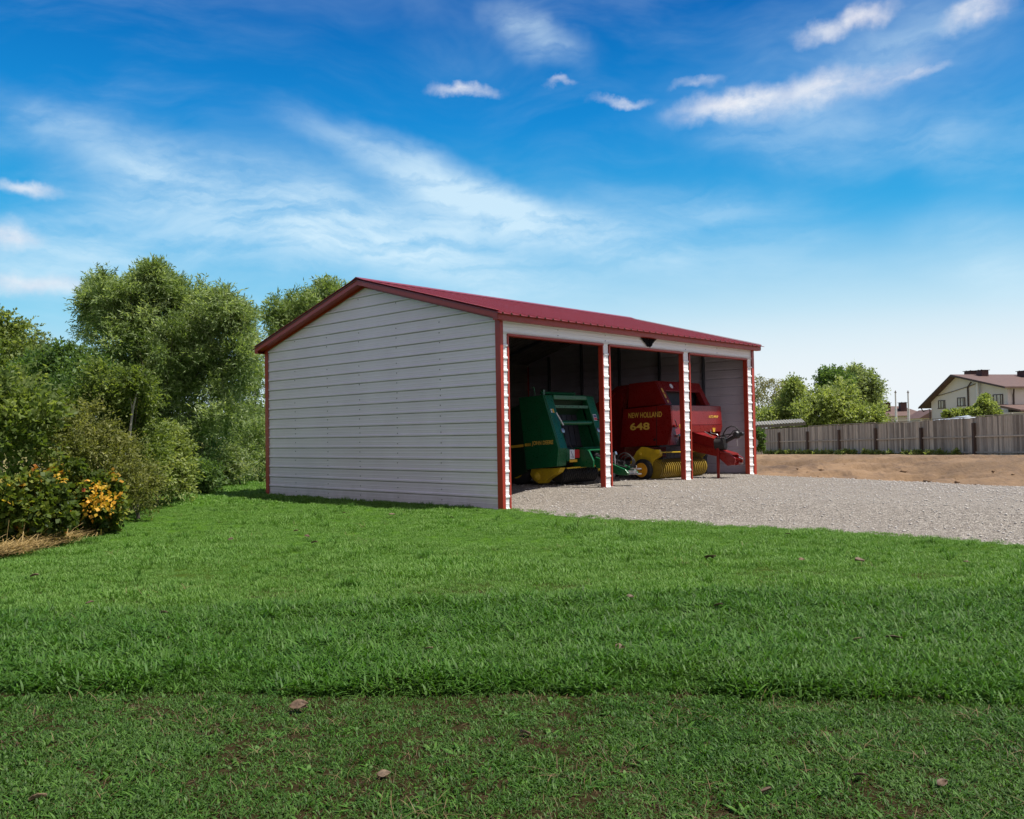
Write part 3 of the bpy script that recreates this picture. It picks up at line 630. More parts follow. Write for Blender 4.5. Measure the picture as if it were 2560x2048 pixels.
for (x0, x1, z0, z1, m) in [(2.80,2.835,1.80,1.835,'decal_white'),(2.80,2.835,1.845,1.88,'decal_white'),(2.85,2.90,1.80,1.88,'decal_yellow'),(4.20,4.32,1.63,1.77,'decal_white'),(4.212,4.308,1.70,1.757,'decal_blue'),(4.212,4.308,1.642,1.69,'decal_red')]:
    d_ = .0 if m != 'decal_blue' and not (m == 'decal_red') else -.004
    front_decal(gb, x0, x1, z0, z1, yf(z0)+d_, yf(z1)+d_, m)
# side stripe and lettering (reads along -y, seen from -x)
st_ = gM()
st_.add([(2.696,2.33,1.045),(2.696,1.94,1.075),(2.696,1.94,1.135),(2.696,2.33,1.10)], [(0,1,2,3)])
for i, w in enumerate((.06,.022,.018,.014,.010)):
    y = 1.90-[0,.075,.108,.138,.165][i]; st_.add([(2.697,y,1.085+i*.002),(2.697,y-w,1.087+i*.002),(2.697,y-w,1.147+i*.002),(2.697,y,1.145+i*.002)], [(0,1,2,3)])
P_(st_, 'side_stripe', 'decal_yellow', fix=False)
text('JOHN DEERE', 'lettering', 'decal_gold', .118, gb, (2.697-GO[0], 1.685-GO[1], 1.112-GO[2]), (0,-1,.035), (0,0,1), sx=.86, font_off=.002)
# lower front: twine box with warning sign, hitch, pto shield
P_(gM().box(3.01,3.30,.98,1.12,.76,1.02), 'twine_box', 'green_paint', bevel=.01)
P_(gM().box(3.10,3.26,.972,.978,.80,1.005), 'warning_sign', 'decal_white')
P_(gM().box(3.262,3.42,.968,.974,.82,1.0), 'warning_sign', 'decal_red')
P_(gM().box(3.08,3.33,.962,.971,.735,.79), 'warning_sign', 'decal_yellow')
P_(gM().beam((3.13,.969,.98),(3.22,.969,.83), .010,.004,up=(0,1,0)).beam((3.13,.969,.85),(3.22,.969,.84),.010,.004,up=(0,1,0)), 'sign_mark', 'decal_blue')
P_(gM().prism([(1.15,.62),(1.15,1.02),(.95,1.05),(.72,.98),(.60,.76),(.60,.62)], 3.42, 3.47).prism([(1.15,.62),(1.15,1.02),(.95,1.05),(.72,.98),(.60,.76),(.60,.62)], 4.05, 4.10).box(3.472,4.048,.90,1.15,.66,1.045).prism([(.95,1.05),(.72,.99),(.72,.97),(.95,1.03)], 3.472, 4.048), 'hitch_housing', 'green_paint', bevel=.006)
P_(gM().tube([(3.75,.90,.86),(3.78,.05,.70)], .045, 12).lathe((3.75,.88,.86), (0,-1,-.18), [(0,.10),(.16,.075)], 16), 'drive_shaft', 'dark_iron', smooth=True)
for x in (3.60, 3.92):
    P_(gM().prism([(.66,.84),(-.12,.575),(-.20,.50),(-.16,.455),(.05,.46),(.66,.62)], x-.03, x+.03), 'tongue_beam', 'green_paint', bevel=.008)
P_(gM().box(3.62,3.90,-.17,-.02,.47,.55).box(3.70,3.82,-.36,-.15,.575,.60).box(3.70,3.82,-.36,-.15,.47,.495).tube([(3.76,-.27,.46),(3.76,-.27,.66)], .012), 'hitch_clevis', 'bright_steel', bevel=.004)
hs_ = gM()
for r, dz, x in ((.20,.06,3.70),(.17,.04,3.78),(.145,.03,3.86)):
    hs_.tube([(x, -.02+r*math.cos(t), .68+dz+r*math.sin(t)*.9) for t in np.linspace(-.8, 4.0, 18)], .011, 6)
hs_.tube([(3.7,.30,.74),(3.66,.12,.66),(3.72,-.04,.62),(3.8,-.12,.68)], .012, 6)
P_(hs_, 'hydraulic_hose', 'rubber', smooth=True)
P_(gM().tube([(3.66,.20,.64),(3.66,.22,.88)], .022, 8).obox((3.66,.22,.90), (.03,0,0), (0,.05,-.02), (0,.01,.03)), 'jack_stand', 'bright_steel')
P_(gM().beam((2.98,.96,.615),(4.16,.96,.63), .03,.03), 'wind_guard', 'ag_yellow')
tn = gM()
for i in range(24): x = 3.0+i*.05; tn.tube([(x,.97,.61),(x,.98,.50),(x,1.03,.40)], .005, 4)
P_(tn, 'guard_tine', 'dark_iron')
pk = gM().lathe((2.98,1.22,.46), (1,0,0), [(0,.15),(1.18,.15)], 20)
P_(pk, 'pickup_reel', 'dark_iron', smooth=True)
bd = gM()
for i in range(17): bd.lathe((3.02+i*.069,1.22,.46), (1,0,0), [(0,.165),(.004,.185),(.030,.185),(.034,.165)], 24)
P_(bd, 'reel_band', 'dark_iron', smooth=True)
for x0, x1 in ((2.80,2.97), (4.17,4.34)):
    P_(gM().prism([(1.82,.60),(1.86,.47),(1.78,.36),(1.62,.28),(1.45,.29),(1.36,.38),(1.06,.53),(.98,.63)], x0, x1).lathe((x0-.001,1.66,.43), (-1,0,0), [(0,.11),(.03,.10),(.05,.05),(.07,.03)], 20), 'pickup_end', 'ag_yellow', bevel=.012)
for x in (2.78, 4.10):
    w_ = gM().lathe((x, 2.25, .60), (1,0,0), [(0,.24),(.02,.33),(.07,.365),(.19,.365),(.24,.33),(.26,.24)], 32).build('wheel', 'rubber', gb, smooth=True)
    gM().lathe((x-.004, 2.25, .60), (1,0,0), [(0,.22),(.10,.19),(.268,.22)], 24).build('rim', 'ag_yellow', w_, smooth=True)
gw = gM().lathe((4.42,1.02,.42), (1,0,0), [(0,.13),(.02,.18),(.10,.18),(.12,.13)], 28).build('gauge_wheel', 'rubber', gb, smooth=True)
gM().lathe((4.415,1.02,.42), (1,0,0), [(0,.12),(.06,.10),(.13,.12)], 20).build('rim', 'ag_yellow', gw, smooth=True)
# ---- red baler
rb, RO = machine('hay_baler', 6.7, 1.0, label='red round hay baler numbered 648 with its long tongue poking out of the right bay', cat='hay baler')
def rM(): return MB(RO)
def Q_(mb, name, m, par=rb, **k): return mb.build(name, m, par, **k)
low = [(1.37,1.90),(1.49,.99),(.15,1.05),(.02,1.44),(.05,1.95),(.22,1.965)]
Q_(rM().prism(low, 5.60, 5.64), 'side_panel', 'baler_red', bevel=.012)
Q_(rM().prism(low, 7.80, 7.84), 'side_panel', 'baler_red', bevel=.012)
up_ = [(.50,2.53),(1.23,2.50),(1.28,1.93),(.20,1.975)]
Q_(rM().prism(up_, 5.66, 5.70), 'upper_side_panel', 'baler_red', bevel=.01)
Q_(rM().prism(up_, 7.56, 7.60), 'upper_side_panel', 'baler_red', bevel=.01)
Q_(rM().beam((5.596,.42,1.93),(5.596,.45,1.03), .012,.006,up=(1,0,0)).lathe((5.60,.50,1.17), (-1,0,0), [(0,.03),(.012,.028)], 12), 'panel_latch', 'dark_iron')
Q_(rM().prism([(1.30,2.49),(1.70,2.47),(1.88,2.36),(2.55,1.95),(2.95,1.45),(2.9,.9),(2.4,.62),(1.5,.70),(1.45,1.9)], 5.80, 7.60), 'tailgate', 'baler_red', bevel=.03)
ad = rM(); ad.tube([(5.77, 1.35+.55*math.sin(t), 2.0+.42*math.cos(t)) for t in np.linspace(.1,1.5,8)], .025, 6); ad.box(5.74,5.798,1.50,1.62,1.0,2.3)
Q_(ad, 'tailgate_arm', 'baler_red')
Q_(rM().prism([(.56,2.50),(1.29,2.49),(1.44,1.9),(1.48,1.0),(.6,1.0),(.55,1.85)], 5.90, 7.50), 'bale_chamber', 'belt')
Q_(rM().prism([(.49,2.535),(.19,1.975),(.33,1.975),(.60,2.49)], 5.702, 5.88), 'front_post', 'baler_red', bevel=.008)
Q_(rM().prism([(.49,2.535),(.19,1.975),(.33,1.975),(.60,2.49)], 7.38, 7.558), 'front_post', 'baler_red', bevel=.008)
Q_(rM().prism([(.49,2.535),(.36,2.30),(.44,2.28),(.60,2.49)], 5.882, 7.378), 'top_beam', 'baler_red', bevel=.008)
Q_(rM().prism([(.05,1.955),(.025,1.50),(.06,1.50),(.085,1.955)], 5.643, 7.797).box(5.643,7.797,.087,.40,1.925,1.955), 'front_panel', 'baler_red', bevel=.006)
Q_(rM().prism([(.02,1.49),(.03,1.33),(.07,1.33),(.06,1.49)], 5.643, 7.797), 'front_panel', 'baler_red', bevel=.006)
Q_(rM().prism([(.40,1.90),(.40,1.0),(.5,1.0),(.5,1.90)], 5.66, 7.78), 'front_bulkhead', 'belt')
Q_(rM().box(5.642,5.99,-.03,.06,1.425,1.50), 'control_bracket', 'baler_red', bevel=.01)
Q_(rM().add([(5.53,-.03,1.44),(5.93,-.03,1.44),(5.58,-.09,1.05),(5.30,-.09,1.05),(5.53,.0,1.44),(5.93,.0,1.44),(5.58,-.06,1.05),(5.30,-.06,1.05)],[(0,1,2,3),(7,6,5,4),(0,4,5,1),(1,5,6,2),(2,6,7,3),(3,7,4,0)]), 'front_flap', 'baler_red')
Q_(rM().lathe((5.68,-.05,1.25), (0,-1,.3), [(0,.03),(.07,.03),(.08,.02)], 12).beam((5.68,-.10,1.24),(5.60,-.12,1.06), .008,.008), 'latch_handle', 'bright_steel')
Q_(rM().tube([(5.68,-.0,1.62),(5.64,-.05,1.58),(5.66,-.06,1.50),(5.74,-.04,1.46)], .010, 6), 'cable', 'rubber')
# decals
yy = lambda z: .19+(z-1.975)*.5357
for (x0, x1, z0, z1, m) in [(5.74,5.80,2.13,2.36,'decal_gold'),(5.75,5.80,2.02,2.08,'decal_gold'),(5.74,5.78,2.22,2.26,'decal_red')]:
    front_decal(rb, x0, x1, z0, z1, yy(z0)-(.006 if m == 'decal_red' else 0), yy(z1)-(.006 if m == 'decal_red' else 0), m)
def mark(x, z, y, m='decal_yellow'):
    mb = rM(); mb.obox((x-.025,y,z), (.028,0,.0), (0,.002,0), (-.012,0,.05)); mb.obox((x+.03,y-.001,z), (.02,0,0), (0,.002,0), (.012,0,.05)); return mb.build('warning_decal', m, rb)
mark(5.88, 1.462, -.034); mark(7.43, 1.375, .018); mark(6.05, 1.90, .038)
Q_(rM().lathe((6.22,.42,2.42), (0,-1,.55), [(0,.06),(.004,.06)], 20), 'round_badge', 'decal_white')
text('NEW HOLLAND', 'lettering', 'decal_gold', .175, rb, (5.596-RO[0], 1.225-RO[1], 1.685-RO[2]), (0,-1,.01), (0,0,1), sx=.72, font_off=.002)
text('648', 'number', 'decal_gold', .225, rb, (5.596-RO[0], 1.185-RO[1], 1.405-RO[2]), (0,-1,.01), (0,0,1), sx=1.62, font_off=.006)
text('AUTO-WRAP', 'lettering', 'decal_gold', .085, rb, (7.22-RO[0], .028-RO[1], 1.665-RO[2]), (1,0,0), (0,0,1), sx=.85, font_off=.001)
# pickup
pl_ = [(.76,1.01),(.61,1.0),(.28,.91),(.23,.855),(.46,.655),(.50,.50),(.56,.64),(.80,.64),(1.06,.56),(1.08,.65),(.89,.91)]
Q_(rM().prism(pl_, 5.43, 5.46), 'pickup_end_plate', 'ag_yellow', bevel=.006)
Q_(rM().prism(pl_, 7.50, 7.53), 'pickup_end_plate', 'ag_yellow', bevel=.006)
for x_ in (5.462, 7.49): Q_(rM().lathe((x_,.47,.49), (1,0,0), [(0,.205),(.012,.205)], 28), 'reel_end_disc', 'dull_yellow')
Q_(rM().prism([(.74,.98),(.60,.97),(.30,.90),(.30,.80),(.50,.68)], 5.462, 5.60).lathe((5.43,.79,.84), (-1,0,0), [(0,.05),(.02,.045),(.025,.02),(.04,.02)], 18), 'pickup_arm', 'ag_yellow', bevel=.006)
Q_(rM().lathe((5.47,.47,.49), (1,0,0), [(0,.19),(2.0,.19)], 24), 'pickup_reel', 'dark_iron', smooth=True)
bd = rM()
for i in range(24): bd.lathe((5.49+i*.083,.47,.49), (1,0,0), [(0,.192),(.004,.230),(.034,.230),(.038,.192)], 28)
Q_(bd, 'reel_band', 'dull_yellow', smooth=True)
Q_(rM().beam((5.40,.22,.885),(7.5,.20,.86), .025,.025).obox((5.36,.24,.90), (.04,0,0), (0,.05,0), (0,.02,.05)), 'wind_guard', 'ag_yellow', bevel=.004)
tn = rM()
for i in range(34): x = 5.5+i*.058; tn.tube([(x,.21,.87),(x,.20,.76),(x,.26,.66)], .006, 4)
Q_(tn, 'guard_tine', 'dark_iron')
gw = rM().lathe((5.27,.655,.485), (1,0,0), [(0,.155),(.015,.23),(.04,.250),(.10,.250),(.125,.23),(.14,.155)], 36).build('gauge_wheel', 'rubber', rb, smooth=True)
rM().lathe((5.255,.655,.485), (1,0,0), [(-.004,.16),(.004,.165),(.010,.150),(.045,.120),(.05,.06),(.03,.05),(.02,.035),(.15,.035)], 30).build('rim', 'orange_yellow', gw, smooth=True)
rM().lathe((5.27,.655,.485), (-1,0,0), [(0,.03),(.012,.028),(.02,.015)], 12).build('hub', 'dark_iron', gw)
# tongue, stand, shaft and hoses
for x0, x1 in ((6.56,6.60), (6.90,6.94)):
    Q_(rM().prism([(.40,1.42),(-.56,1.15),(-.57,.95),(-.62,.89),(-.87,.81),(-1.02,.72),(-.99,.57),(-.81,.55),(-.55,.76),(.40,.94)], x0, x1), 'tongue_beam', 'baler_red', bevel=.006)
Q_(rM().prism([(.40,1.425),(-.555,1.155),(-.555,1.145),(.40,1.415)], 6.54, 6.96), 'tongue_cover', 'baler_red')
Q_(rM().prism([(-.60,.90),(-.88,.825),(-.88,.79),(-.60,.865)], 6.54, 6.96).beam((6.552,.35,1.19),(6.552,-.42,.965), .006,.03,up=(1,0,0)), 'tongue_cover', 'baler_red')
Q_(rM().box(6.61,6.89,-.84,-.76,.56,.76).prism([(-.82,.56),(-.82,.74),(-1.08,.69),(-.98,.65),(-.96,.62),(-.99,.60),(-1.08,.595),(-.98,.56)], 6.66, 6.70).prism([(-.82,.56),(-.82,.74),(-1.08,.69),(-.98,.65),(-.96,.62),(-.99,.60),(-1.08,.595),(-.98,.56)], 6.80, 6.84), 'hitch_jaw', 'baler_red', bevel=.004)
for za_, zb2 in ((.74,.695),(.60,.60)): Q_(rM().tube([(6.75,-1.0,za_),(6.75,-1.10,zb2)], .014), 'hitch_pin', 'bright_steel')
Q_(rM().box(6.51,6.555,-.625,-.565,.24,1.0).box(6.48,6.60,-.66,-.53,.235,.25), 'parking_stand', 'baler_red', bevel=.004)
Q_(rM().lathe((6.62,-.62,1.05), (.2,-1,.05), [(-.12,.135),(.03,.145),(.12,.15),(.13,.10)], 24), 'shaft_guard', 'rubber', smooth=True)
Q_(rM().tube([(6.64,-.66,1.06),(6.66,-.80,1.14),(6.66,-.97,1.22)], .045, 12).lathe((6.66,-1.0,1.25), (0,-1,.15), [(-.06,.05),(-.03,.085),(.05,.09),(.09,.05),(.17,.045),(.19,.02)], 18), 'drive_shaft', 'dark_iron', smooth=True)
hs_ = rM()
hs_.tube([(6.6,-.68,1.22),(6.58,-.74,1.32),(6.57,-.82,1.41),(6.57,-.93,1.455),(6.58,-1.03,1.43),(6.6,-1.10,1.34),(6.6,-1.11,1.28)], .013, 8)
hs_.tube([(6.7,-.82,1.24),(6.7,-.90,1.34),(6.7,-1.0,1.365),(6.68,-1.08,1.34),(6.66,-1.1,1.27)], .011, 8)
hs_.tube([(6.6,-.48,1.17),(6.56,-.58,1.21),(6.56,-.72,1.24),(6.58,-.86,1.27),(6.6,-.95,1.28)], .014, 8)
hs_.tube([(6.7,-.5,1.16),(6.64,-.62,1.24),(6.64,-.78,1.20),(6.66,-.9,1.29)], .012, 8)
Q_(hs_, 'hydraulic_hose', 'rubber', smooth=True)
Q_(rM().tube([(6.62,-.36,1.38),(6.62,-.37,1.31),(6.62,-.42,1.285),(6.62,-.52,1.28),(6.62,-.56,1.24),(6.62,-.565,1.16)], .009, 6), 'hose_clip', 'bright_steel', smooth=True)
for pth in ([(6.6,-.22,1.335),(6.6,-.42,1.22)], [(6.66,-1.02,1.19),(6.66,-1.015,1.0)], [(6.64,-.98,1.33),(6.64,-1.04,1.30),(6.64,-1.05,1.22)]): Q_(rM().tube(pth, .013, 6), 'hose_fitting', 'bright_steel', smooth=True)
for x in (5.74, 7.40):
    w_ = rM().lathe((x, 2.0, .62), (1,0,0), [(0,.24),(.02,.35),(.07,.385),(.21,.385),(.26,.35),(.28,.24)], 32).build('wheel', 'rubber', rb, smooth=True)
    rM().lathe((x-.004, 2.0, .62), (1,0,0), [(0,.22),(.10,.19),(.288,.22)], 24).build('rim', 'orange_yellow', w_, smooth=True)
# stand the red baler half a metre further into its bay (a slightly larger machine)
KR = 1.035; w_ = b2w(6.7, 1.0); rb.location = (w_[0]*KR, w_[1]*KR, EYE+(.23-EYE)*KR); rb.scale = (KR, KR, KR)
# ------------------------------------------------------------------ wooden fence beyond the bare earth
fence = empty('wooden_fence', (fl.x, fl.y, 0), math.atan2(FD.y, FD.x), label='weathered grey wooden board fence with dark posts along the earth bank', cat='fence')
FO = Vector((fl.x, fl.y, 0)); FL = lambda u: (fence_pt(u)-FO).length
post_s = [FL(u) for u in (1890, 1949, 2020, 2099, 2190.5, 2305, 2437)]; gap = post_s[-1]-post_s[-2]
post_s += [post_s[-1]+3.4*k for k in range(1, 6)]
def fz(s): return fence_z((FO+FD*s).y)
rf = random.Random(4)
HB = 1.40
for i in range(len(post_s)-1):
    s0, s1 = post_s[i], post_s[i+1]; mb = MB(); s = s0
    step = rf.choice((0,.02,.035,-.01)); right = i >= 6
    while s < s1-.02:
        w = rf.uniform(.075,.13); zz_ = fz(s); h = HB+step+rf.uniform(-.012,.012)+(.10*(s-s0)/(s1-s0) if i == 7 else .1 if i > 7 else 0); mb.ct = rf.random()**1.2
        y = rf.uniform(-.006,.006); mb.box(s+.003, min(s+w-.003, s1), .02+y, .042+y, zz_-.03, zz_+h); s += w
    mb.build('board_panel', 'fence_board', fence)
    for zz_ in (.10, .70):
        rl = MB(); rl.ct = rf.uniform(.5,.9); z0, z1 = fz(s0)+zz_+rf.uniform(-.02,.02), fz(s1)+zz_+rf.uniform(-.02,.02)
        rl.beam((s0+.03, -.005, z0), (s1-.03, -.005, z1), .045, .055).build('rail', 'fence_board', fence)
    if i in (2,3,4,5,6):
        cp_ = MB(); cp_.ct = rf.uniform(.1,.6); cp_.beam((s0+.05, .031, fz(s0)+HB+.035+step), (s1-.1, .031, fz(s1)+HB+.035+step), .07, .03).build('top_rail', 'fence_board', fence)
for i, s in enumerate(post_s[1:]):
    h = [1.22,1.20,1.20,1.20,1.13,1.22,1.3,1.3,1.25,1.28,1.22][i]; mb = MB(); mb.ct = rf.uniform(.2,.8)
    mb.box(s-.055, s+.055, -.09, .018, fz(s)-.3, fz(s)+h).build('post', 'fence_post_wood', fence, bevel=.008)
ft = MB(); ft.beam((post_s[0], .0, fz(post_s[0])-.03), (post_s[4], .0, fz(post_s[4])-.03), .10, .10).build('footing', 'concrete', fence)
wd = np.random.RandomState(8); wc = []
for k in range(70):
    s_ = post_s[0]+(post_s[6]-post_s[0])*wd.rand()**1.3; pp = FO+FD*s_; wc.append(((pp.x+FD.y*(.15+.3*wd.rand()), pp.y-FD.x*(.15+.3*wd.rand()), fz(s_)+.03), .05+.09*wd.rand()))
WEEDS = wc
# concrete post and open shed at the fence's far end
q = at(1898, 1100, 46); z0 = 0.0
mb = MB(); mb.box(-.16,.16,-.08,.08,-.1,1.22)
tag(mb.build('concrete_post', 'concrete', bevel=.01), 'pale upright concrete slab post at the far left end of the wooden fence', 'post').location = (q.x, q.y, z0)
q = at(1940, 1100, 52); sh = empty('lean_to_shed', (q.x, q.y, -.05), R(-14), label='small dark plank shed with sloping corrugated grey roof behind the fence end', cat='shed')
rp = MB(); n = 26; V = []; Fc = []
for j in range(2):
    for i in range(n*2+1):
        x = -2.6+i*4.2/(n*2); z = .028*(1 if i % 2 else -1); 
        V.append((x, -1.2+2.6*j, 1.62+.10*(x+2.6)/4.2*2.0+z+.22*j))
m2 = n*2+1
for i in range(m2-1): Fc.append((i, i+1, m2+i+1, m2+i))
rp.v = V; rp.f = Fc; rp.mi = [0]*len(Fc); rp.tint = [.5]*len(V)
o = rp.build('roof', 'slate', sh, fix=False); so_ = o.modifiers.new('thick', 'SOLIDIFY'); so_.thickness = .02
fb2 = MB(); fb2.ct = .2; fb2.beam((-2.6,-1.21,1.50),(1.6,-1.21,1.71),.03,.16).beam((1.6,-1.2,1.70),(1.6,1.3,1.9),.03,.12).build('fascia', 'grey_plank', sh)
for x0, x1, y in ((-2.3,1.3,-.9),(-2.3,1.3,1.2)):
    mb = MB(); s = x0
    while s < x1: mb.ct = rf.random()*.5; mb.box(s, s+.13, y, y+.03, -.1, 1.42+(s+2.3)*.045); s += .14
    mb.build('plank_wall', 'grey_plank', sh)
# ------------------------------------------------------------------ houses
Fw = F
def hz(u, v, Y): return at(u, v, Y).z
GL = at(2331, 1100, 112); GR = at(2523, 1100, 100); gd = Vector((GR.x-GL.x, GR.y-GL.y, 0)); GW = gd.length; gd.normalize(); rdir = Vector((-gd.y, gd.x, 0))
hs = empty('white_house', (GL.x, GL.y, 0), math.atan2(gd.y, gd.x), label='large white plastered house with brown roof and three windows beyond the fence', cat='house')
zL = 4.55; zP = 7.55; zRr = 5.75; pk_ = GW*.37; DEP = 16
mb = MB(); mb.prism([(0,-.5),(GW,-.5),(GW,zRr),(pk_,zP),(0,zL)], 0, DEP, 'y'); mb.build('wall', 'plaster', hs)
sl_l = (zP-zL)/pk_; sl_r = (zP-zRr)/(GW-pk_)
rf_ = MB(); o_ = 1.25
rf_.prism([(-o_, zL-sl_l*o_+.02),(pk_, zP+.02),(pk_, zP+.22),(-o_, zL-sl_l*o_+.20)], -.9, DEP+.6, 'y').prism([(pk_, zP+.02),(GW+.6, zRr-sl_r*.6+.02),(GW+.6, zRr-sl_r*.6+.20),(pk_, zP+.22)], -.9, DEP+.6, 'y')
rr_ = rf_.build('roof', 'brown_roof', hs)
MB().prism([(-o_-.02, zL-sl_l*o_-.02),(pk_, zP-.02),(pk_, zP+.20),(-o_-.02, zL-sl_l*o_+.18)], -.96, -.91, 'y').prism([(pk_, zP-.02),(GW+.6, zRr-sl_r*.6-.02),(GW+.6, zRr-sl_r*.6+.18),(pk_, zP+.20)], -.96, -.91, 'y').build('rake_board', 'brown_trim', rr_)
def loc_s(u):       # distance along the gable wall of the image column
    d = ray(u, 1060); n = Vector((-gd.y, gd.x)); t = (GL.x*n.x+GL.y*n.y)/(d[0]*n.x+d[1]*n.y); return (d[0]*t-GL.x)*gd.x+(d[1]*t-GL.y)*gd.y, d[1]*t
for (u0, v0, u1, v1) in [(2349,1001,2364,1021),(2397,994,2414,1015),(2486.5,986,2509,1018)]:
    s0, Ya = loc_s(u0); s1, Yb = loc_s(u1); Y = (Ya+Yb)/2; zt_, zb_ = hz(u0, v0, Y), hz(u0, v1, Y)
    wf = MB()
    for (a, b, c_, d_) in [(s0-.08,s1+.08,zt_-.09,zt_),(s0-.2,s1+.2,zb_-.06,zb_+.03),(s0-.08,s0+.03,zb_+.03,zt_-.09),(s1-.03,s1+.08,zb_+.03,zt_-.09),((s0*.62+s1*.38)-.05,(s0*.62+s1*.38)+.05,zb_+.03,zt_-.09),((s0*.2+s1*.8)-.04,(s0*.2+s1*.8)+.04,zb_+.03,zt_-.09)]:
        wf.box(a, b, -.08, -.012, c_, d_)
    w = wf.build('window', 'brown_trim', hs); MB().box(s0, s1, -.04, -.006, zb_, zt_-.05).build('pane', 'window_pane', w)
s_, Y_ = loc_s(2424); MB().tube([(s_-.0,-.12,1),(s_,-.12,hz(2424,968,Y_)),(s_+1.0,-.5,hz(2424,957,Y_))], .09, 8).build('drain_pipe', 'brown_trim', hs)
s_, Y_ = loc_s(2453); MB().tube([(s_,-.35,1),(s_,-.35,hz(2453,956,Y_)+.0)], .16, 10).build('vent_pipe', 'white_pipe', hs)
MB().tube([(-.05,-.2,1),(-.05,-.2,zL-.9),(-.9,-.5,zL-1.2),(-1.2,-.6,zL-.7)], .07, 8).build('drain_pipe', 'brown_trim', hs)
MB().tube([(.2,-.1,zL+.55),(GW*.3,-.1,zL+1.1),(GW*.62,-.1,zL+1.85)], .035, 5).build('cable', 'brown_trim', hs)
# front wing wall and porch roof at the right
MB().prism([(GW-.2,3.55),(GW+3.4,2.9),(GW+3.4,3.1),(GW-.2,3.8)], -1.6, DEP-1, 'y').build('porch_roof', 'brown_roof', hs)
MB().box(GW-.1, GW+3.0, -1.0, DEP-2, -.5, 2.85).build('wing_wall', 'plaster', hs)
s_, Y_ = GW-.2, 100; MB().tube([(GW+.12,.7,3.6),(GW+.12,.7,4.9),(GW+.5,.4,5.5)], .09, 8).build('drain_pipe', 'brown_trim', hs)
def chimney(x, y, w, d, z0, z1, capz, par, flue=2):
    cm = MB().box(x, x+w, y, y+d, z0, capz-.14).build('chimney', 'chimney_brown', par); 
    MB().box(x-.15, x+w+.15, y-.1, y+d+.1, capz-.12, capz-.06).box(x+.15,x+.25,y+.1,y+.2,z1,capz).box(x+w-.25,x+w-.15,y+.1,y+.2,z1,capz).build('cap', 'brown_trim', cm)
chimney(pk_-1.6, 2.5, 1.1, 1.1, zP-1.5, zP+.55, zP+.8, rr_); chimney(pk_+.5, 2.4, .9, 1.0, zP-1, zP+.40, zP+.75, rr_)
chimney(pk_+1.2, 7.8, 1.2, 2.6, zP-1.5, zP+.35, zP+.6, rr_); chimney(pk_+2.2, 10.4, 1.6, 3.0, zP-2.5, zP+1.35, zP+1.7, rr_)
# far hip-roofed house
c0 = at(2170, 1100, 135); h2 = empty('hipped_house', (c0.x, c0.y, 0), R(-8), label='low white house with brown hipped roof and two brown chimneys farther off', cat='house')
zA, zB_ = hz(2240, 1040, 135), hz(2200, 1012, 135)
MB().box(0, 8.2, 0, 7, -.5, zA-.02).build('wall', 'plaster', h2)
mb = MB(); mb.add([(-.7,-.7,zA),(8.9,-.7,zA),(8.9,7.7,zA),(-.7,7.7,zA),(.2,3.5,zB_),(6.2,3.5,zB_-.25)], [(0,1,5,4),(1,2,5),(2,3,4,5),(3,0,4),(3,2,1,0)]); r2 = mb.build('roof', 'brown_roof', h2)
for x in (2.9, 5.3): chimney(x, 1.2, .9, 1.2, zA+.5, zB_+.30, zB_+.38, r2)
c1 = at(2302, 1100, 125); h3 = empty('brown_outbuilding', (c1.x, c1.y, 0), 0, label='small brown pitched-roof outbuilding just left of the large white house', cat='outbuilding')
z1, z2 = hz(2310, 1044, 125), hz(2331, 1024, 125)
MB().box(.2, 3.6, 0, 4, -.5, z1-.05).build('wall', 'plaster', h3); MB().prism([(-.3,z1-.1),(1.9,z2),(4.1,z1-.1)], -.4, 4.4, 'y').build('roof', 'brown_roof', h3)
for u, vt, lab in ((2242, 977, 'left of two thin white flue poles standing before the hip-roofed house'), (2273.5, 977, 'right of two thin white flue poles, nearer the large white house')):
    p = at(u, 1100, 118); zt_ = hz(u, vt, 118); pl = empty('flue_pole', (p.x, p.y, 0), 0, label=lab, cat='pole', group='flue poles between the houses')
    MB().tube([(0,0,-.2),(0,0,zt_-2.4)], .16, 8).tube([(0,0,zt_-2.4),(0,0,zt_-.25)], .10, 8).build('pipe', 'white_pipe', pl)
    MB().lathe((0,0,zt_-.25), (0,0,1), [(0,.16),(.06,.18),(.12,.08),(.3,.03)], 8).build('cap', 'brown_trim', pl)
# pale sheet roof behind the fence
p0 = at(2300, 1100, 58); p1 = at(2425, 1100, 54); dd = (p1-p0); dd.z = 0; gl = empty('greenhouse', (p0.x, p0.y, 0), math.atan2(dd.y, dd.x), label='pale metal sheet roof of a low greenhouse showing over the fence top', cat='greenhouse')
LN = dd.length; za, zb_ = hz(2300, 1053, 58), hz(2400, 1039, 55)
mb = MB(); mb.add([(-.3,-.6,za-.15),(LN,-.6,za-.15),(LN,2.0,za-.15),(-.3,2.0,za-.15),(-.3,.7,za-.02),(LN*.80,.7,zb_)], [(0,1,5,4),(1,2,5),(2,3,4,5),(3,0,4),(3,2,1,0)]); mb.build('roof', 'tin_sheet', gl)
MB().box(0, LN-.1, -.4, 1.8, -.2, za-.18).build('frame', 'plaster', gl)
p0 = at(2425, 1100, 72); p1 = at(2600, 1100, 66); dd = p1-p0; dd.z = 0; cw = empty('concrete_fence', (p0.x, p0.y, 0), math.atan2(dd.y, dd.x), label='low pale concrete panel fence beside the round bush near the white house', cat='fence')
ztp = hz(2510, 1035, 69); LN = dd.length
for k in range(3): MB().box(k*2+.06, k*2+1.94, -.03, .03, .0, ztp-.1+.05*k).build('panel', 'concrete', cw); MB().box(k*2-.06, k*2+.055, -.06, .06, -.1, ztp+.08).build('post', 'concrete', cw)
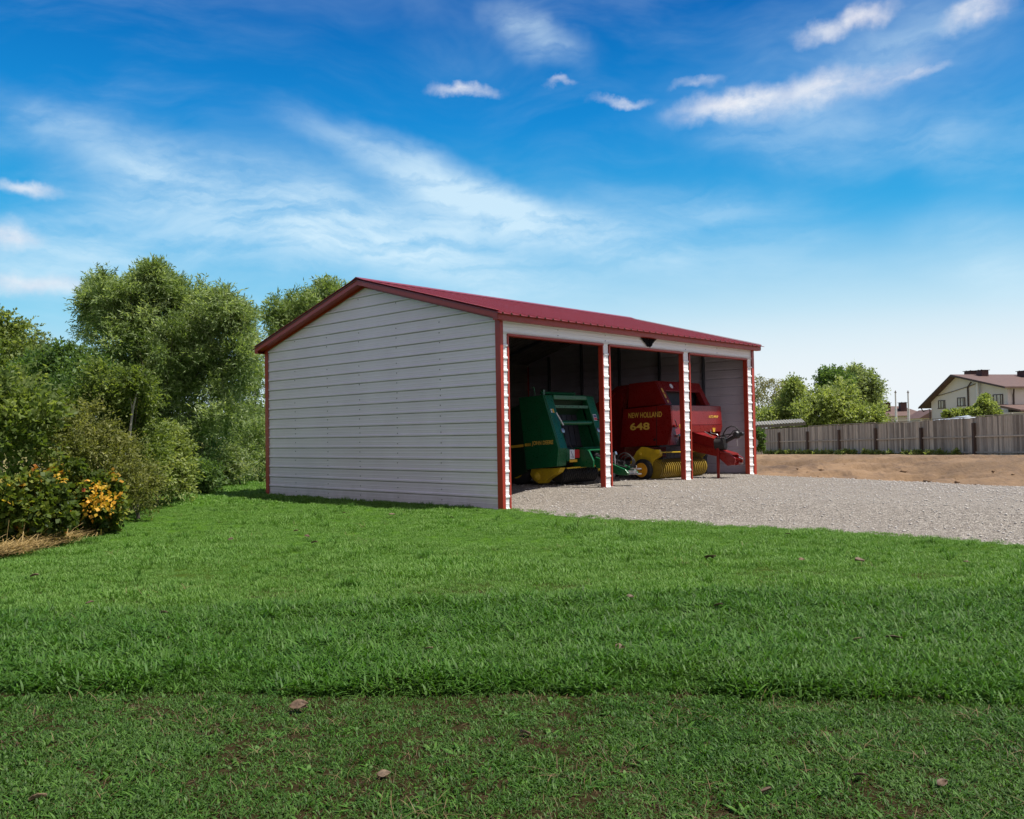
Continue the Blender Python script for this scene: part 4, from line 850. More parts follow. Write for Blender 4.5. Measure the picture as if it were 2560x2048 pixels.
# ------------------------------------------------------------------ foliage
def leafcloud(clumps, rng, subs, twigs, leaves, ll, lw, droop=.3, twl=.3, up=.2, shell=.55, flat=1., subr=.38, rag=.2):
    """clumps: (centre, radius). Returns verts, quads, tint of many small leaves set along twigs."""
    C_, Dd, T = [], [], []
    tw_o, tw_d, tw_t = [], [], []
    for (c_, r) in clumps:
        c_ = np.array(c_); n = max(3, int(subs*(r**1.6))) if subs < 0 else subs
        d = rng.randn(n, 3); d[:,2] += .15; d /= np.linalg.norm(d, axis=1)[:,None]
        ext = np.where(rng.rand(n) < rag, 1.15+.45*rng.rand(n), 1.0)
        sc = c_+d*(r*(shell+(1-shell)*rng.rand(n))*ext)[:,None]*np.array([1,1,flat]); st = rng.rand(n)
        for k in range(n):
            m = twigs; o = rng.randn(m, 3); o /= np.linalg.norm(o, axis=1)[:,None]; rad = r*subr*(.6+.8*rng.rand())/ext[k]**2
            o2 = sc[k]+o*(rad*rng.rand(m)**.45)[:,None]; dd_ = o*.7+d[k]*.6+rng.randn(m,3)*.35; dd_[:,2] += up-droop*.4
            tw_o.append(o2); tw_d.append(dd_/np.linalg.norm(dd_, axis=1)[:,None]); tw_t.append(np.clip(st[k]*.45+.28+rng.randn(m)*.10, 0, 1))
    O = np.concatenate(tw_o); D = np.concatenate(tw_d); TT = np.concatenate(tw_t); m = len(O)
    t = (np.arange(leaves)+.5)/leaves
    P = O[:,None,:]+D[:,None,:]*(t*twl)[None,:,None]*(0.6+.8*rng.rand(m,1,1)); P[:,:,2] -= droop*twl*t[None,:]**2*1.2
    L = D[:,None,:]*.7+rng.randn(m, leaves, 3)*.6; L[:,:,2] -= droop*.9
    L /= np.linalg.norm(L, axis=2)[:,:,None]; P = P.reshape(-1,3); L = L.reshape(-1,3); n = len(P)
    N = rng.randn(n, 3); N[:,2] += .6; Wd = np.cross(L, N); Wd /= np.linalg.norm(Wd, axis=1)[:,None]+1e-9
    s = (.6+.8*rng.rand(n))[:,None]; L2 = L*ll*s; W2 = Wd*lw*s*.5
    V = np.stack([P, P+L2*.45+W2, P+L2, P+L2*.45-W2], 1).reshape(-1,3)
    tint = np.repeat(np.clip(np.repeat(TT, leaves)+rng.randn(n)*.12, 0, 1), 4)
    Fq = np.arange(n*4).reshape(-1,4); return V, Fq, tint
def limb_mesh(name, base, clumps, r0, m, parent, rng, twig=True, lean=0.):
    mb = MB(); top = max(c_[2] for c_, r in clumps); base = Vector(base); ctr = Vector(np.mean([c_ for c_, r in clumps], 0))
    for k, (c_, r) in enumerate(clumps):
        c_ = Vector(c_); h = rng.uniform(.15,.5); f = base.lerp(Vector((base.x*.5+ctr.x*.5, base.y*.5+ctr.y*.5, base.z+(c_.z-base.z)*.5)), h*1.2)
        mid = f.lerp(c_, .5)+Vector((rng.uniform(-.12,.12), rng.uniform(-.12,.12), rng.uniform(0,.2)))*(c_-f).length*.5
        rr2 = r0*rng.uniform(.28,.45); mb.ct = rng.random(); mb.tube([base+Vector((rng.uniform(-.5,.5)*r0, rng.uniform(-.5,.5)*r0, -.15)), f, mid, c_, c_+(c_-mid).normalized()*min((c_-mid).length*.35, r*.5)], [r0*.7, rr2, rr2*.6, rr2*.3, rr2*.1], 6)
        if twig:
            for q_ in range(5):
                d_ = Vector((rng.gauss(0,1), rng.gauss(0,1), rng.gauss(.4,.7))).normalized()*r*rng.uniform(.6,1.0); s_ = mid.lerp(c_, rng.random()); mb.tube([s_, s_+d_*.5+Vector((0,0,.05)), s_+d_], [rr2*.25, rr2*.14, rr2*.05], 4, cap=False)
    return mb.build(name, m, parent, smooth=True, fix=False)
def tree(name, base, clumps, mleaf, seed, label, cat='tree', group=None, r0=.12, bark='bark', trunk='trunk', crown='crown', **kw):
    rng = np.random.RandomState(seed); pr = random.Random(seed); b = Vector(base)
    root = empty(name, b, 0, label=label, cat=cat, group=group)
    cl = [((c_[0]-b.x, c_[1]-b.y, c_[2]-b.z), r) for c_, r in clumps]
    V, Fq, tint = leafcloud(cl, rng, **kw); V = V[:]; 
    low = V[:,2] < .02; V[low,2] = np.abs(V[low,2])*.3+.02
    np_mesh(crown, V, Fq, mleaf, root, tint); limb_mesh(trunk, (0,0,0), cl, r0, bark, root, pr)
    return root
def cl(Y, pts, jit=.5, seed=0):
    r_ = random.Random(seed); o = []
    for (u, v, r) in pts:
        Yy = Y+r_.uniform(-jit, jit); p = at(u, v, Yy); o.append(((p.x, p.y, p.z), r*Yy/F))
    return o
WIL = dict(subs=19, twigs=22, leaves=12, ll=.12, lw=.026, droop=.16, twl=.42, up=.5, subr=.27, rag=.4, shell=.45)
b = gp(430, 1212)
tree('willow_tree', (b.x, 24.5, 0), cl(24.5, [(385,694,15),(374,712,22),(402,712,22),(345,735,28),(430,742,32),(480,770,44),(262,728,20),(245,752,26),(285,745,36),(330,770,48),(245,800,36),(300,800,50),(425,770,62),(560,768,28),(585,790,26),(545,790,44),(505,815,58),(455,830,60),(565,850,60),(600,890,34),(290,860,60),(400,880,80),(480,940,80),(580,950,46),(350,970,66),(450,1030,80),(550,1030,56),(420,1110,70),(505,1120,66),(350,1060,60),(300,930,50),(225,760,14),(600,820,26),(380,1000,70),(500,990,60),(430,860,56),(370,850,50),(470,880,50),(420,950,60),(520,900,46),(340,900,50),(540,1170,40),(470,1185,45)], 1.3, 1),
     'willow_leaf', 11, 'tall silvery green willow rising left of the shed, largest tree of all', r0=.085, **WIL)
tree('willow_tree', (at(620,1100,28).x, 28, 0), cl(28, [(620,1000,34),(640,1060,40),(605,1070,38),(630,1130,45),(600,1160,34),(650,1100,34),(640,950,18),(655,1170,28)], .8, 2),
     'willow_leaf', 12, 'slim young willow in the gap between the tall willow and the shed wall', r0=.07, **dict(WIL, subs=13, twigs=20))
tree('willow_tree', (at(590,1100,25).x, 25.5, 0), cl(25.5, [(560,1180,22),(600,1190,22),(575,1150,24)], .5, 3), 'grey_leaf', 13, 'small grey-leaved willow shrub at the foot of the tall willow, right side', r0=.03, **dict(WIL, subs=10, twigs=16, ll=.10))
tree('poplar_tree', (at(760,1100,44).x, 44, 0), cl(44, [(712,790,32),(700,815,40),(740,790,34),(762,775,28),(820,742,28),(852,752,26),(800,765,32),(780,800,60),(700,870,60),(820,800,60)], 1.5, 4),
     'willow_leaf', 14, 'tree whose leafy top shows above the left roof slope of the shed', r0=.25, **dict(WIL, subs=14, twigs=20, leaves=10, ll=.20, lw=.05, twl=.6))
tree('birch_tree', (at(95,1100,23).x, 23, 0), cl(23, [(55,835,30),(80,880,34),(40,900,40),(105,865,18),(110,930,32),(60,950,40),(120,900,20)], .8, 5),
     'grey_leaf', 15, 'thin airy birch poking above the shrubs at the left edge', r0=.06, bark='pale_bark', subs=10, twigs=14, leaves=8, ll=.07, lw=.05, droop=.5, twl=.4, up=.2, shell=.4)
tree('birch_tree', (at(5,1100,21).x, 21, 0), cl(21, [(10,820,30),(-10,860,50),(20,900,45),(-5,950,50)], .8, 6),
     'shrub_leaf', 16, 'leafy tree cut by the left edge of the photo above the shrubs', r0=.08, subs=12, twigs=18, leaves=9, ll=.09, lw=.05, droop=.4, twl=.35, up=.3)
SH = dict(subs=18, twigs=20, leaves=10, ll=.072, lw=.034, droop=.2, twl=.30, up=.5, shell=.4, subr=.30, rag=.5)
shrubs = [
 (17.0, (175,0), [(160,935,50),(120,990,62),(200,960,60),(90,950,40),(170,1030,70),(215,1020,56)], 'dark_leaf', 'tall dark shrub in front of the thin birch at far left'),
 (16.0, (290,0), [(255,965,42),(300,1010,60),(330,1060,62),(270,1050,60),(345,980,30),(300,1110,60),(360,1110,55)], 'shrub_leaf', 'dense shrub with a bare pale branch before the tall willow'),
 (14.0, (40,0), [(40,1000,70),(-20,1040,80),(60,1080,80),(110,1070,60),(10,1120,70)], 'shrub_leaf', 'broad dense shrub at the left edge behind the orange-leaved bush'),
 (14.5, (220,0), [(170,1110,66),(230,1130,66),(290,1150,55),(160,1160,60),(250,1180,55),(210,1080,50)], 'olive_leaf', 'mid-height mixed shrub directly behind the orange-leaved bush'),
 (18.0, (390,0), [(395,1130,50),(420,1170,44),(375,1180,44),(440,1195,28),(350,1160,50),(410,1100,40)], 'bright_leaf', 'yellow-green shrub at the willow foot beside the lawn edge'),
 (15.2, (345,0), [(330,1190,40),(350,1220,34),(310,1235,36),(370,1235,26)], 'olive_leaf', 'low twiggy shrub overhanging the lawn edge right of the orange bush'),
 (22.5, (480,0), [(450,1190,34),(490,1195,30),(520,1190,28),(400,1195,30)], 'dark_leaf', 'dark low undergrowth shrub below the tall willow trunk'),
]
for i, (Y, (u, _), pts, ml, lab) in enumerate(shrubs):
    tree('shrub', (at(u, 1100, Y).x, Y, 0), cl(Y, pts, .7, 20+i), ml, 40+i, lab, 'shrub', 'shrubs of the left hedge', r0=.05, trunk='stem', crown='foliage', **dict(SH, ll=[.08,.062,.095,.058,.075,.05,.08][i], lw=[.034,.036,.046,.022,.034,.024,.04][i], subs=[18,16,15,18,18,12,18][i]))
CU = dict(subs=12, twigs=20, leaves=8, ll=.062, lw=.062, droop=.2, twl=.16, up=.3, shell=.5, subr=.42)
tree('currant_bush', (at(45,1100,11.7).x, 11.7, 0), cl(11.7, [(30,1240,46),(80,1250,50),(20,1300,54),(75,1315,50),(120,1290,40),(-20,1270,60),(30,1340,34),(100,1345,30)], .35, 31), 'currant_leaf', 61, 'lobed-leaf bush turning orange at the bottom left corner of the hedge', 'bush', 'orange-tinted bushes', r0=.03, trunk='stem', crown='foliage', **CU)
cb = tree('currant_bush', (at(190,1100,12.9).x, 12.9, 0), cl(12.9, [(165,1210,44),(210,1230,46),(160,1270,50),(215,1290,44),(265,1275,30),(170,1325,38),(235,1245,36),(130,1230,36),(120,1310,34)], .35, 32), 'currant_leaf', 62, 'lobed-leaf bush with one bright golden spray beside the lawn', 'bush', 'orange-tinted bushes', r0=.03, trunk='stem', crown='foliage', **CU)
rg = np.random.RandomState(7); c_ = cl(11.7, [(30,1238,12),(60,1250,11),(12,1262,10),(95,1215,9),(150,1200,8),(60,1330,8),(85,1305,7),(128,1262,8),(240,1222,12),(250,1232,14),(238,1248,10),(262,1250,14),(280,1247,10),(245,1265,14),(228,1270,9),(262,1262,10)], .1, 33)
for k_, (q, r) in enumerate(c_):
    V, Fq, tn_ = leafcloud([((q[0]-cb.location.x, q[1]-cb.location.y, q[2]), r*1.2)], rg, 4, 2, 3, .050, .048, .2, .12, .2, .2)
    np_mesh('golden_spray', V, Fq, 'amber_leaf', cb, tn_)
# bare branch, grey fence post in the hedge
p = at(318, 1040, 15.6); br = MB(); br.ct = .8
br.tube([(0,0,-1.2),(.02,0,-.5),(.10,0,.10),(.20,0,.52),(.34,.02,.74)], [.030,.024,.018,.012,.006], 6).tube([(.10,0,.10),(.02,.02,.42),(-.05,.03,.66)], [.014,.009,.005], 5).tube([(.2,0,.5),(.16,0,.7)], [.008,.004], 5)
o = tag(br.build('dead_branch', 'pale_bark'), 'bare pale forked branch sticking up between shrubs and willow', 'branch'); o.location = p
p = at(338, 1172, 16.6); o = tag(MB().box(-.055,.055,-.05,.05,-.75,.22).build('concrete_post', 'concrete', bevel=.01), 'grey concrete post half hidden in the left hedge', 'post'); o.location = p
# right-hand trees
RT = dict(subs=17, twigs=13, leaves=8, ll=.19, lw=.10, droop=.15, twl=.8, up=.6, subr=.27, rag=.5, shell=.4)
def BT(Y, base_u, pts, ml, lab, seed, name='tree', bark='bark', r0=.14, **kw):
    k = dict(RT); k.update(kw); return tree(name, (at(base_u, 1100, Y).x, Y, -.1), cl(Y, pts, 1.0, seed), ml, seed, lab, 'tree', 'trees beyond the wooden fence', r0=r0, bark=bark, **k)
BT(66, 1890, [(1893,960,14),(1895,1000,18),(1898,1040,24),(1888,985,14)], 'birch_leaf', 'slender birch half hidden behind the shed far corner', 71, 'birch_tree', 'pale_bark', .1, subs=11, twigs=8, droop=.9, ll=.13, lw=.07)
BT(66, 1942, [(1935,958,12),(1942,985,18),(1930,1010,18),(1952,1005,16),(1940,1035,24),(1958,960,7),(1958,985,9),(1925,1055,20)], 'birch_leaf', 'pale feathery birch with drooping twigs right of the shed', 72, 'birch_tree', 'pale_bark', .12, subs=10, twigs=7, droop=1.1, ll=.13, lw=.07)
BT(62, 1982, [(1982,972,9),(1982,995,13),(1975,1025,22),(1995,1030,22),(1965,1050,22),(1990,1060,26),(1940,1060,22),(1910,1060,24)], 'bright_leaf', 'narrow pointed green tree between the birch and the wide lime-green tree', 73)
BT(58, 2060, [(2030,1016,18),(2050,1008,20),(2075,1012,22),(2040,1040,32),(2080,1045,32),(2010,1045,24),(2105,1030,26),(2120,1055,24),(2070,1070,26),(2020,1070,24),(2100,990,18),(2115,1005,20)], 'bright_leaf', 'wide lime-green tree rising behind the left part of the fence', 74)
BT(70, 2085, [(2085,950,18),(2075,970,20),(2100,960,20),(2095,980,22),(2068,945,8)], 'dark_leaf', 'dark green treetop behind the lime-green tree', 75)
BT(72, 2150, [(2128,950,16),(2150,955,20),(2175,965,18),(2140,985,24),(2170,995,24),(2185,985,14),(2150,1020,26),(2180,1015,16),(2134,940,10),(2120,975,20)], 'grey_leaf', 'loose grey-green tree between the dark treetop and hip-roofed house', 76)
BT(56, 2170, [(2150,1050,18),(2175,1048,16),(2190,1052,12),(2135,1045,16)], 'bright_leaf', 'low green bush against the fence below the grey-green tree', 77, ll=.16)
BT(70, 2470, [(2463,999,4),(2462,1010,9),(2454,1024,11),(2474,1022,11),(2464,1034,15),(2486,1038,9),(2442,1038,9)], 'bright_leaf', 'rounded bright green bush before the big window of the white house', 78, ll=.16, subs=18, twigs=20, twl=.35, rag=.15)
BT(72, 2395, [(2385,1038,7),(2405,1036,8),(2420,1036,9),(2370,1038,6),(2395,1040,8),(2428,1032,7)], 'bright_leaf', 'straggly light green bush below the two left windows of the white house', 79, ll=.14, twl=.3, rag=.2)
p = at(1903, 1100, 45.5); tree('climbing_plant', (p.x, p.y, 0), cl(45.5, [(1904,1092,6),(1906,1108,7),(1903,1120,5),(1898,1078,7),(1893,1085,6)], .1, 80), 'dark_leaf', 80, 'dark ivy climbing the concrete post at the end of the fence', 'plant', r0=.02, trunk='stem', crown='foliage', subs=8, twigs=10, leaves=6, ll=.08, lw=.07, twl=.12)
V, Fq, tn_ = leafcloud(WEEDS, np.random.RandomState(9), 5, 9, 5, .10, .05, .1, .12, .4, .2)
tag(np_mesh('weeds', V, Fq, 'bright_leaf', None, tn_), kind='stuff', label='low weeds along the foot of the wooden fence', cat='weeds')
# distant wood on the horizon
rg = np.random.RandomState(3); cls = []
for k in range(34):
    x = -180+k*5.2+rg.uniform(-2,2); cls.append(((x, 170+rg.uniform(-12,12), rg.uniform(1,4.5)), rg.uniform(3,5.5)))
V, Fq, tn_ = leafcloud(cls, rg, 16, 22, 4, .8, .5, .2, 1.0, .3, .4)
tag(np_mesh('distant_wood', V, Fq, 'grey_leaf', None, tn_), kind='stuff', label='far line of trees on the horizon behind the hedge', cat='woodland')

# ------------------------------------------------------------------ lawn: grass tufts scattered as one object
tufts = bpy.data.collections.new('grass_tufts')
def tuft(name, nb, rad, h0, h1, w0, w1, lean, m, seed, tmean=.5):
    r = np.random.RandomState(seed); V = []; Fq = []; T = []
    for i in range(nb):
        a = r.rand()*6.283; d = rad*math.sqrt(r.rand()); x, y = d*math.cos(a), d*math.sin(a); h = r.uniform(h0, h1); w = r.uniform(w0, w1)
        az = r.rand()*6.283; ln = lean*r.uniform(.3,1.3); dx, dy = math.cos(az), math.sin(az); sx2, sy2 = -dy, dx
        tw = r.uniform(-.7,.7); tin = min(1, max(0, tmean+r.randn()*.22)); b0 = len(V)
        for k, (t_, ww) in enumerate(((0,.75),(.4,1.0),(.75,.75),(1,.02))):
            cx = x+dx*h*ln*t_**1.7; cy = y+dy*h*ln*t_**1.7; cz = h*(t_-.35*ln*t_**2.4); c2, s2 = math.cos(tw*t_), math.sin(tw*t_)
            ox, oy = (sx2*c2-dx*s2*.5)*w*ww/2, (sy2*c2-dy*s2*.5)*w*ww/2
            V += [(cx-ox, cy-oy, cz-.004), (cx+ox, cy+oy, cz-.004)]; T += [tin*(.75+.25*t_)]*2
        for k in range(3): Fq.append((b0+2*k, b0+2*k+1, b0+2*k+3, b0+2*k+2))
    o = np_mesh(name, np.array(V), np.array(Fq), m, None, np.array(T), smooth=True); COL.objects.unlink(o); tufts.objects.link(o); return o
for i in range(4): tuft('tuft_%02d' % i, 30, .065, .014, .038, .0036, .0068, 1.1, 'grass_blade', 100+i, .15)          # short, near; foreground vignette dimming put into the darker blades
for i in range(4): tuft('tuft_%02d' % (4+i), 34, .080, .030, .085, .0050, .0098, 1.15, 'grass_blade', 200+i, .36)    # lush strip
for i in range(4): tuft('tuft_%02d' % (8+i), 70, .10, .020, .052, .0035, .0060, .8, 'grass_blade', 300+i, .72)      # lawn
for i in range(2): tuft('tuft_%02d' % (12+i), 30, .06, .006, .020, .0018, .0040, 2.2, 'dry_blade', 400+i, .4)       # dry thatch
tuft('tuft_14', 90, .20, .03, .07, .008, .014, .8, 'grass_blade', 500, .76)                                         # far lawn
tuft('tuft_15', 26, .03, .07, .13, .004, .008, .8, 'grass_blade', 600, .35)                                         # taller tuft
tuft('tuft_16', 12, .045, .012, .030, .010, .017, 1.4, 'grass_blade', 700, .28)                                     # broad-leaved weed
tuft('tuft_17', 14, .09, .035, .075, .002, .003, 1.6, 'dry_blade', 701, .85)                                        # bleached stalks
gr = np.random.RandomState(77)
def scatter(y0, y1, dens, wid=.72, left=None):
    A = wid*(y1*y1-y0*y0); n = int(A*dens); y = np.sqrt(y0*y0+(y1*y1-y0*y0)*gr.rand(n)); x = (gr.rand(n)*2-1)*wid*y; return np.c_[x, y]
pts = np.r_[scatter(2.0, 5.2, 1150), scatter(5.2, 7.4, 300), scatter(7.4, 12, 190), scatter(12, 18, 120)]
m_ = 5200; side = np.c_[(gr.rand(m_)*2-1), gr.rand(m_)*9.5-.5]; side[:,0] *= 2.6+.78*np.maximum(side[:,1], 0)
side = side[np.abs(side[:,0]) > .72*np.maximum(side[:,1], 0)*(side[:,1] > 2.0)]; pts = np.r_[pts, side]
far = scatter(18, 40, 16, .62)
P = np.r_[pts, far]; isfar = np.r_[np.zeros(len(pts), bool), np.ones(len(far), bool)]
gp_ = inside(P, GPOLY); de = pdist(P, EDGE)
keep = ~gp_ | ((de < .22) & (gr.rand(len(P)) < .35))
footprint = [b2w(-.0, -.0), b2w(L_, 0), b2w(L_, W_+.05), b2w(-.0, W_+.05)]
keep &= ~inside(P, footprint) & ~inside(P, DPOLY)
P = P[keep]; isfar = isfar[keep]; N = len(P); rg_ = ridge(P); u_ = gr.rand(N)
patch = fb(P, 1.1, 51); fine_ = fb(P, 4.5, 61)
idx = np.zeros(N, int); scl = .8+.5*gr.rand(N)
A_ = P[:,1] < rg_; B_ = ~A_ & (P[:,1] < 7.0+.5*(fb(P, .7, 71)-.5)); C_2 = ~A_ & ~B_
idx[A_] = gr.randint(0, 4, A_.sum()); idx[B_] = 4+gr.randint(0, 4, B_.sum()); idx[C_2] = 8+gr.randint(0, 4, C_2.sum()); idx[isfar] = 14
dry = A_ & (((patch > .50) & (u_ < .46)) | (u_ < .26)); idx[dry] = 12+gr.randint(0, 2, dry.sum())
# bare gaps
bare = A_ & (fine_ > .68) & (patch > .5) & (gr.rand(N) < .25)
scl = np.where(A_, scl*(1.0-.18*(patch > .5))*(.75+.5*fine_), scl)
scl = np.where(B_, scl*(.75+.65*fb(P, 1.6, 81)), scl)
scl = np.where(C_2 & ~isfar, scl*(.35+1.3*fb(P, .8, 91)*fb(P, 2.6, 92)*2.0), scl)
edge_b = B_ & (P[:,1]-rg_ < .25); scl = np.where(edge_b, scl*np.where(fb(P, 1.3, 44) > .5, 1.1, .7), scl)
weed = ~isfar & (gr.rand(N) < np.where(A_, .035, .03)); idx[weed] = 16; scl[weed] = .7+.7*gr.rand(weed.sum())
stalk = ~isfar & (gr.rand(N) < .012); idx[stalk] = 17
tall = (u_ > .965) & C_2 & ~isfar & (fb(P, .9, 95) > .52); idx[tall] = 15; scl[tall] *= .8
HLN = [tuple(gp(u, v).xy) for u, v in ((-60,1400),(30,1386),(110,1366),(190,1344),(280,1304),(420,1232),(560,1200))]
gap_r = np.abs(P[:,1]-rg_+.05) < .06
hedge_x = np.interp(P[:,1], [q[1] for q in HLN], [q[0] for q in HLN])
ok = ~bare & ~(gap_r & (gr.rand(N) < .5)) & (P[:,0] > hedge_x-.02-.12*gr.rand(N))
P = P[ok]; idx = idx[ok]; scl = scl[ok]; N = len(P)
me = bpy.data.meshes.new('grass'); me.vertices.add(N); me.vertices.foreach_set('co', np.c_[P, lawn_z(P)-.004].astype(np.float32).ravel())
a_ = me.attributes.new('pick', 'INT', 'POINT'); a_.data.foreach_set('value', idx.astype(np.int32))
a_ = me.attributes.new('size', 'FLOAT', 'POINT'); a_.data.foreach_set('value', scl.astype(np.float32))
a_ = me.attributes.new('turn', 'FLOAT_VECTOR', 'POINT'); a_.data.foreach_set('vector', np.c_[gr.randn(N)*.10, gr.randn(N)*.10, gr.rand(N)*6.283].astype(np.float32).ravel())
grass = bpy.data.objects.new('grass', me); COL.objects.link(grass); tag(grass, kind='stuff', label='mown green lawn grass covering the foreground', cat='grass')
ng = bpy.data.node_groups.new('scatter_grass', 'GeometryNodeTree')
ng.interface.new_socket('Geometry', in_out='INPUT', socket_type='NodeSocketGeometry'); ng.interface.new_socket('Geometry', in_out='OUTPUT', socket_type='NodeSocketGeometry')
gi = ng.nodes.new('NodeGroupInput'); go = ng.nodes.new('NodeGroupOutput'); iop = ng.nodes.new('GeometryNodeInstanceOnPoints'); ci = ng.nodes.new('GeometryNodeCollectionInfo')
ci.inputs['Collection'].default_value = tufts; ci.inputs['Separate Children'].default_value = True; ci.inputs['Reset Children'].default_value = True
def na(name, typ):
    n = ng.nodes.new('GeometryNodeInputNamedAttribute'); n.data_type = typ; n.inputs[0].default_value = name; return n.outputs[0]
ng.links.new(gi.outputs[0], iop.inputs['Points']); ng.links.new(ci.outputs[0], iop.inputs['Instance']); iop.inputs['Pick Instance'].default_value = True
ng.links.new(na('pick', 'INT'), iop.inputs['Instance Index']); ng.links.new(na('turn', 'FLOAT_VECTOR'), iop.inputs['Rotation']); ng.links.new(na('size', 'FLOAT'), iop.inputs['Scale'])
ng.links.new(iop.outputs[0], go.inputs[0]); md = grass.modifiers.new('scatter', 'NODES'); md.node_group = ng
# dry straw lying along the hedge foot
rg = np.random.RandomState(15); V = []; T = []
def strand(p, d, L, w, t):
    d = np.array(d)/np.linalg.norm(d); s_ = np.cross(d, [0,0,1]); s_ /= np.linalg.norm(s_); q1 = np.array(p); q2 = q1+d*L*.5+np.array([0,0,L*.06]); q3 = q1+d*L
    for a, b_ in ((q1, q2), (q2, q3)): V.extend([a-s_*w/2, a+s_*w/2, b_+s_*w/2, b_-s_*w/2]); T.extend([t]*4)
hl = [tuple(gp(u, v).xy) for u, v in ((-60,1400),(30,1386),(110,1366),(190,1344),(280,1304),(420,1232))]
for k in range(2600):
    s_ = rg.rand()**1.7*4.999; i = int(s_); f = s_-i; x = hl[i][0]*(1-f)+hl[i+1][0]*f; y = hl[i][1]*(1-f)+hl[i+1][1]*f
    off = rg.randn()*(.14 if i < 3 else .09); dd_ = np.array([hl[i+1][0]-hl[i][0], hl[i+1][1]-hl[i][1], 0]); dd_ /= np.linalg.norm(dd_)
    dirr = dd_*rg.choice([-1,1])+np.array([rg.randn()*.35+.25, rg.randn()*.35, abs(rg.randn())*.18])
    strand((x+off, y+rg.randn()*.15, .015+.09*rg.rand()*(1 if i < 2 else .4)), dirr, rg.uniform(.10,.42)*(1 if i < 3 else .6), rg.uniform(.004,.009), min(1, max(0, .5+rg.randn()*.25)))
V = np.array(V); o = np_mesh('straw', V, np.arange(len(V)).reshape(-1,4), 'straw', None, np.array(T)); tag(o, kind='stuff', label='dry yellow straw lying along the foot of the hedge', cat='straw')
# fallen leaves
def leaf_obj(u, v, size, kind_, seed, label, tilt=.25, m='dead_leaf'):
    r = random.Random(seed); p = gp(u, v, .0); z = float(lawn_z(np.array([[p.x, p.y]]))[0]); n = 7; mb = MB(); V = []; Fc = []
    size *= 1.25 if seed == 1 else 1.12; lift = {'a':.012,'b':.022,'c':.030}[kind_]+(.03 if v < 1710 else 0); curl = r.uniform(.5,1.3)
    for j in range(n+1):
        t_ = j/n; w = size*.36*math.sin(math.pi*min(1, t_*1.02))**.7*(1-.25*t_)
        for i in range(-2, 3):
            x = (t_-.5)*size; y = w*i/2*(1+.12*r.uniform(-1,1)); zz_ = abs(i)/2*curl*size*.16+math.sin(t_*3.1)*size*.10*r.uniform(.8,1.2)+(t_-.5)**2*size*.25; V.append((x, y, zz_))
    for j in range(n):
        for i in range(4): a = j*5+i; Fc.append((a, a+1, a+6, a+5))
    if kind_ == 'c':      # a crumpled second lobe folded across the first
        b0 = len(V); V += [(x*.7+.01, y*.6-size*.12, z_*1.2-size*.02-abs(x)*.3) for x, y, z_ in V[:b0]]; Fc += [tuple(q+b0 for q in f) for f in Fc]
    mb.v = V; mb.f = Fc; mb.mi = [0]*len(Fc); mb.tint = [r.random()]*len(V)
    o = mb.build('fallen_leaf', m, smooth=True, fix=False); s2 = o.modifiers.new('thick', 'SOLIDIFY'); s2.thickness = .0012
    o.location = (p.x, p.y, z+lift); o.rotation_euler = (r.uniform(-tilt,tilt)+.35, r.uniform(-tilt,tilt), r.uniform(-.6,.6)+(3.1 if r.random() < .5 else 0))
    return tag(o, label, 'leaf', 'fallen leaves on the lawn')
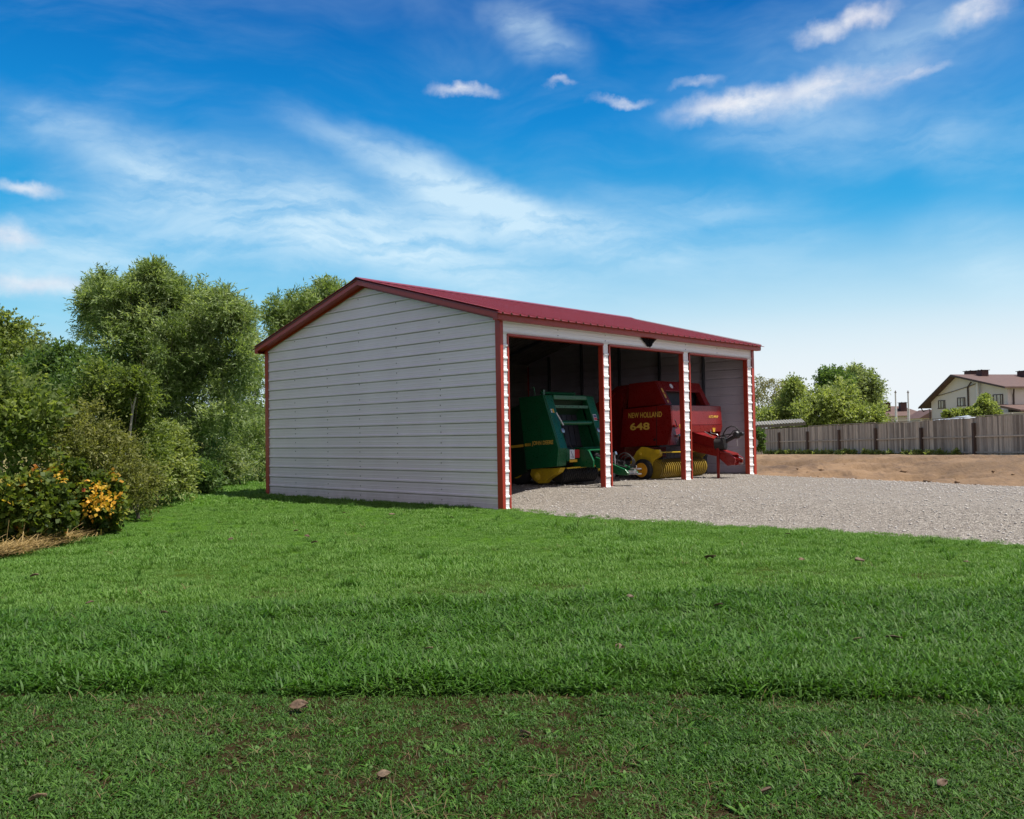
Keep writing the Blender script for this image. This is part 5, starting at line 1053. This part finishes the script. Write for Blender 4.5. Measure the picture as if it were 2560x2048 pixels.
for a in [(748,1782,.078,'c',1,'large crumpled pale brown leaf on the short grass, biggest of all'),
 (95,2010,.055,'a',2,'dark brown leaf in the bottom left corner of the lawn'),
 (1797,1542,.062,'b',3,'curled dark leaf in the lush strip right of the middle'),
 (1549,1653,.060,'b',4,'upright pale pinkish leaf in the lush grass near the middle'),
 (1073,1655,.058,'b',5,'brown folded leaf in the lush strip left of the middle'),
 (2148,1420,.105,'b',6,'large dark standing leaf on the sunny lawn at right'),
 (1776,1411,.110,'c',7,'crumpled tan double leaf on the sunny lawn right of the middle'),
 (2236,1620,.085,'b',8,'wide brown dead leaf in the lush strip at far right'),
 (2145,1625,.050,'b',9,'small curved pale leaf just left of the wide brown one in the lush strip'),
 (2004,1413,.055,'a',10,'thin pale leaf between the crumpled double leaf and the standing one'),
 (786,1371,.090,'b',11,'pale curled leaf on the lawn in front of the shed wall'),
 (768,1352,.075,'a',12,'tan leaf just behind the pale curled leaf before the shed wall'),
 (980,1297,.095,'b',13,'dark leaf standing on the lawn close to the middle of the shed wall'),
 (860,1292,.060,'a',14,'small dark leaf near the left part of the shed wall'),
 (740,1338,.060,'a',15,'reddish small leaf left of the tan leaf before the shed wall'),
 (225,1526,.062,'b',16,'dark brown leaf at left where the lush grass begins'),
 (408,1551,.060,'a',17,'tan leaf lying in the lush strip at left'),
 (578,1362,.080,'b',18,'dark star-shaped dry leaf on the lawn below the hedge corner'),
 (86,1453,.075,'b',19,'whitish dry leaf on the lawn near the left edge'),
 (1312,1845,.050,'a',20,'orange-brown sliver leaf in the foreground grass left of centre line'),
 (960,1945,.050,'a',21,'thin reddish leaf near the bottom left of centre'),
 (1918,1988,.045,'a',22,'reddish sliver leaf near the bottom right of centre'),
 (2354,1966,.050,'a',23,'small brown leaf near the bottom right corner'),
 (2150,1952,.040,'b',24,'small yellowish leaf left of the brown one near the bottom right corner'),
 (2355,1750,.048,'a',25,'orange-brown leaf on the bare strip edge at far right'),
 (1575,1516,.055,'a',26,'small brown leaf in the grass above the curled dark leaf'),
 (2417,1421,.050,'a',27,'tiny brown leaf on the sunny lawn near the right edge'),
 (1970,1345,.060,'a',28,'small dark leaf close to the gravel edge at right'),
 (1130,1302,.055,'a',29,'tiny brown leaf on the lawn right of the dark standing one')]: leaf_obj(*a)

# clods along the foot of the bank and loose stones on the yard
def lumps(name, P, z, r0, r1, m, seed, **kw):
    r = np.random.RandomState(seed); n = len(P); base = np.array([(1,0,0),(0,1,0),(-1,0,0),(0,-1,0),(0,0,1),(0,0,-1)], float); fc = np.array([(0,1,4),(1,2,4),(2,3,4),(3,0,4),(1,0,5),(2,1,5),(3,2,5),(0,3,5)])
    rad = r0+(r1-r0)*r.rand(n)**2.5; a = r.rand(n)*6.28; V = base[None]*(.6+.8*r.rand(n,6,1)); V[:,:,2] *= .65; ca, sa = np.cos(a)[:,None], np.sin(a)[:,None]
    V = np.stack([V[:,:,0]*ca-V[:,:,1]*sa, V[:,:,0]*sa+V[:,:,1]*ca, V[:,:,2]], 2)*rad[:,None,None]+np.c_[P, z+rad*.25][:,None,:]
    Fq = (fc[None]+6*np.arange(n)[:,None,None]).reshape(-1,3); return tag(np_mesh(name, V.reshape(-1,3), Fq, m), **kw)
r9 = np.random.RandomState(19); Q9 = np.c_[r9.uniform(3, 22, 9000), r9.uniform(6, 46, 9000)]; Q9 = Q9[inside(Q9, DPOLY)]
d9 = pdist(Q9, FAR); Q9 = Q9[(r9.rand(len(Q9)) < np.exp(-d9/.6)*.45+.012) & (d9 > .05)]
lumps('earth_clods', Q9, dirt_z(Q9), .01, .09, 'dirt', 20, kind='stuff', label='loose brown clods of earth on the bare bank', cat='earth')
Q9 = np.c_[r9.uniform(-.5, 12, 60000), r9.uniform(8, 26, 60000)]; Q9 = Q9[inside(Q9, GPOLY)]; Q9 = Q9[(r9.rand(len(Q9)) < .35+.6*((Q9[:,0] > 7) & (pdist(Q9, FAR) < 2.2)))]
lumps('loose_stones', Q9, grav_z(Q9), .006, .024, 'stone_pale', 21, kind='stuff', label='small pale loose stones over the gravel yard', cat='gravel')
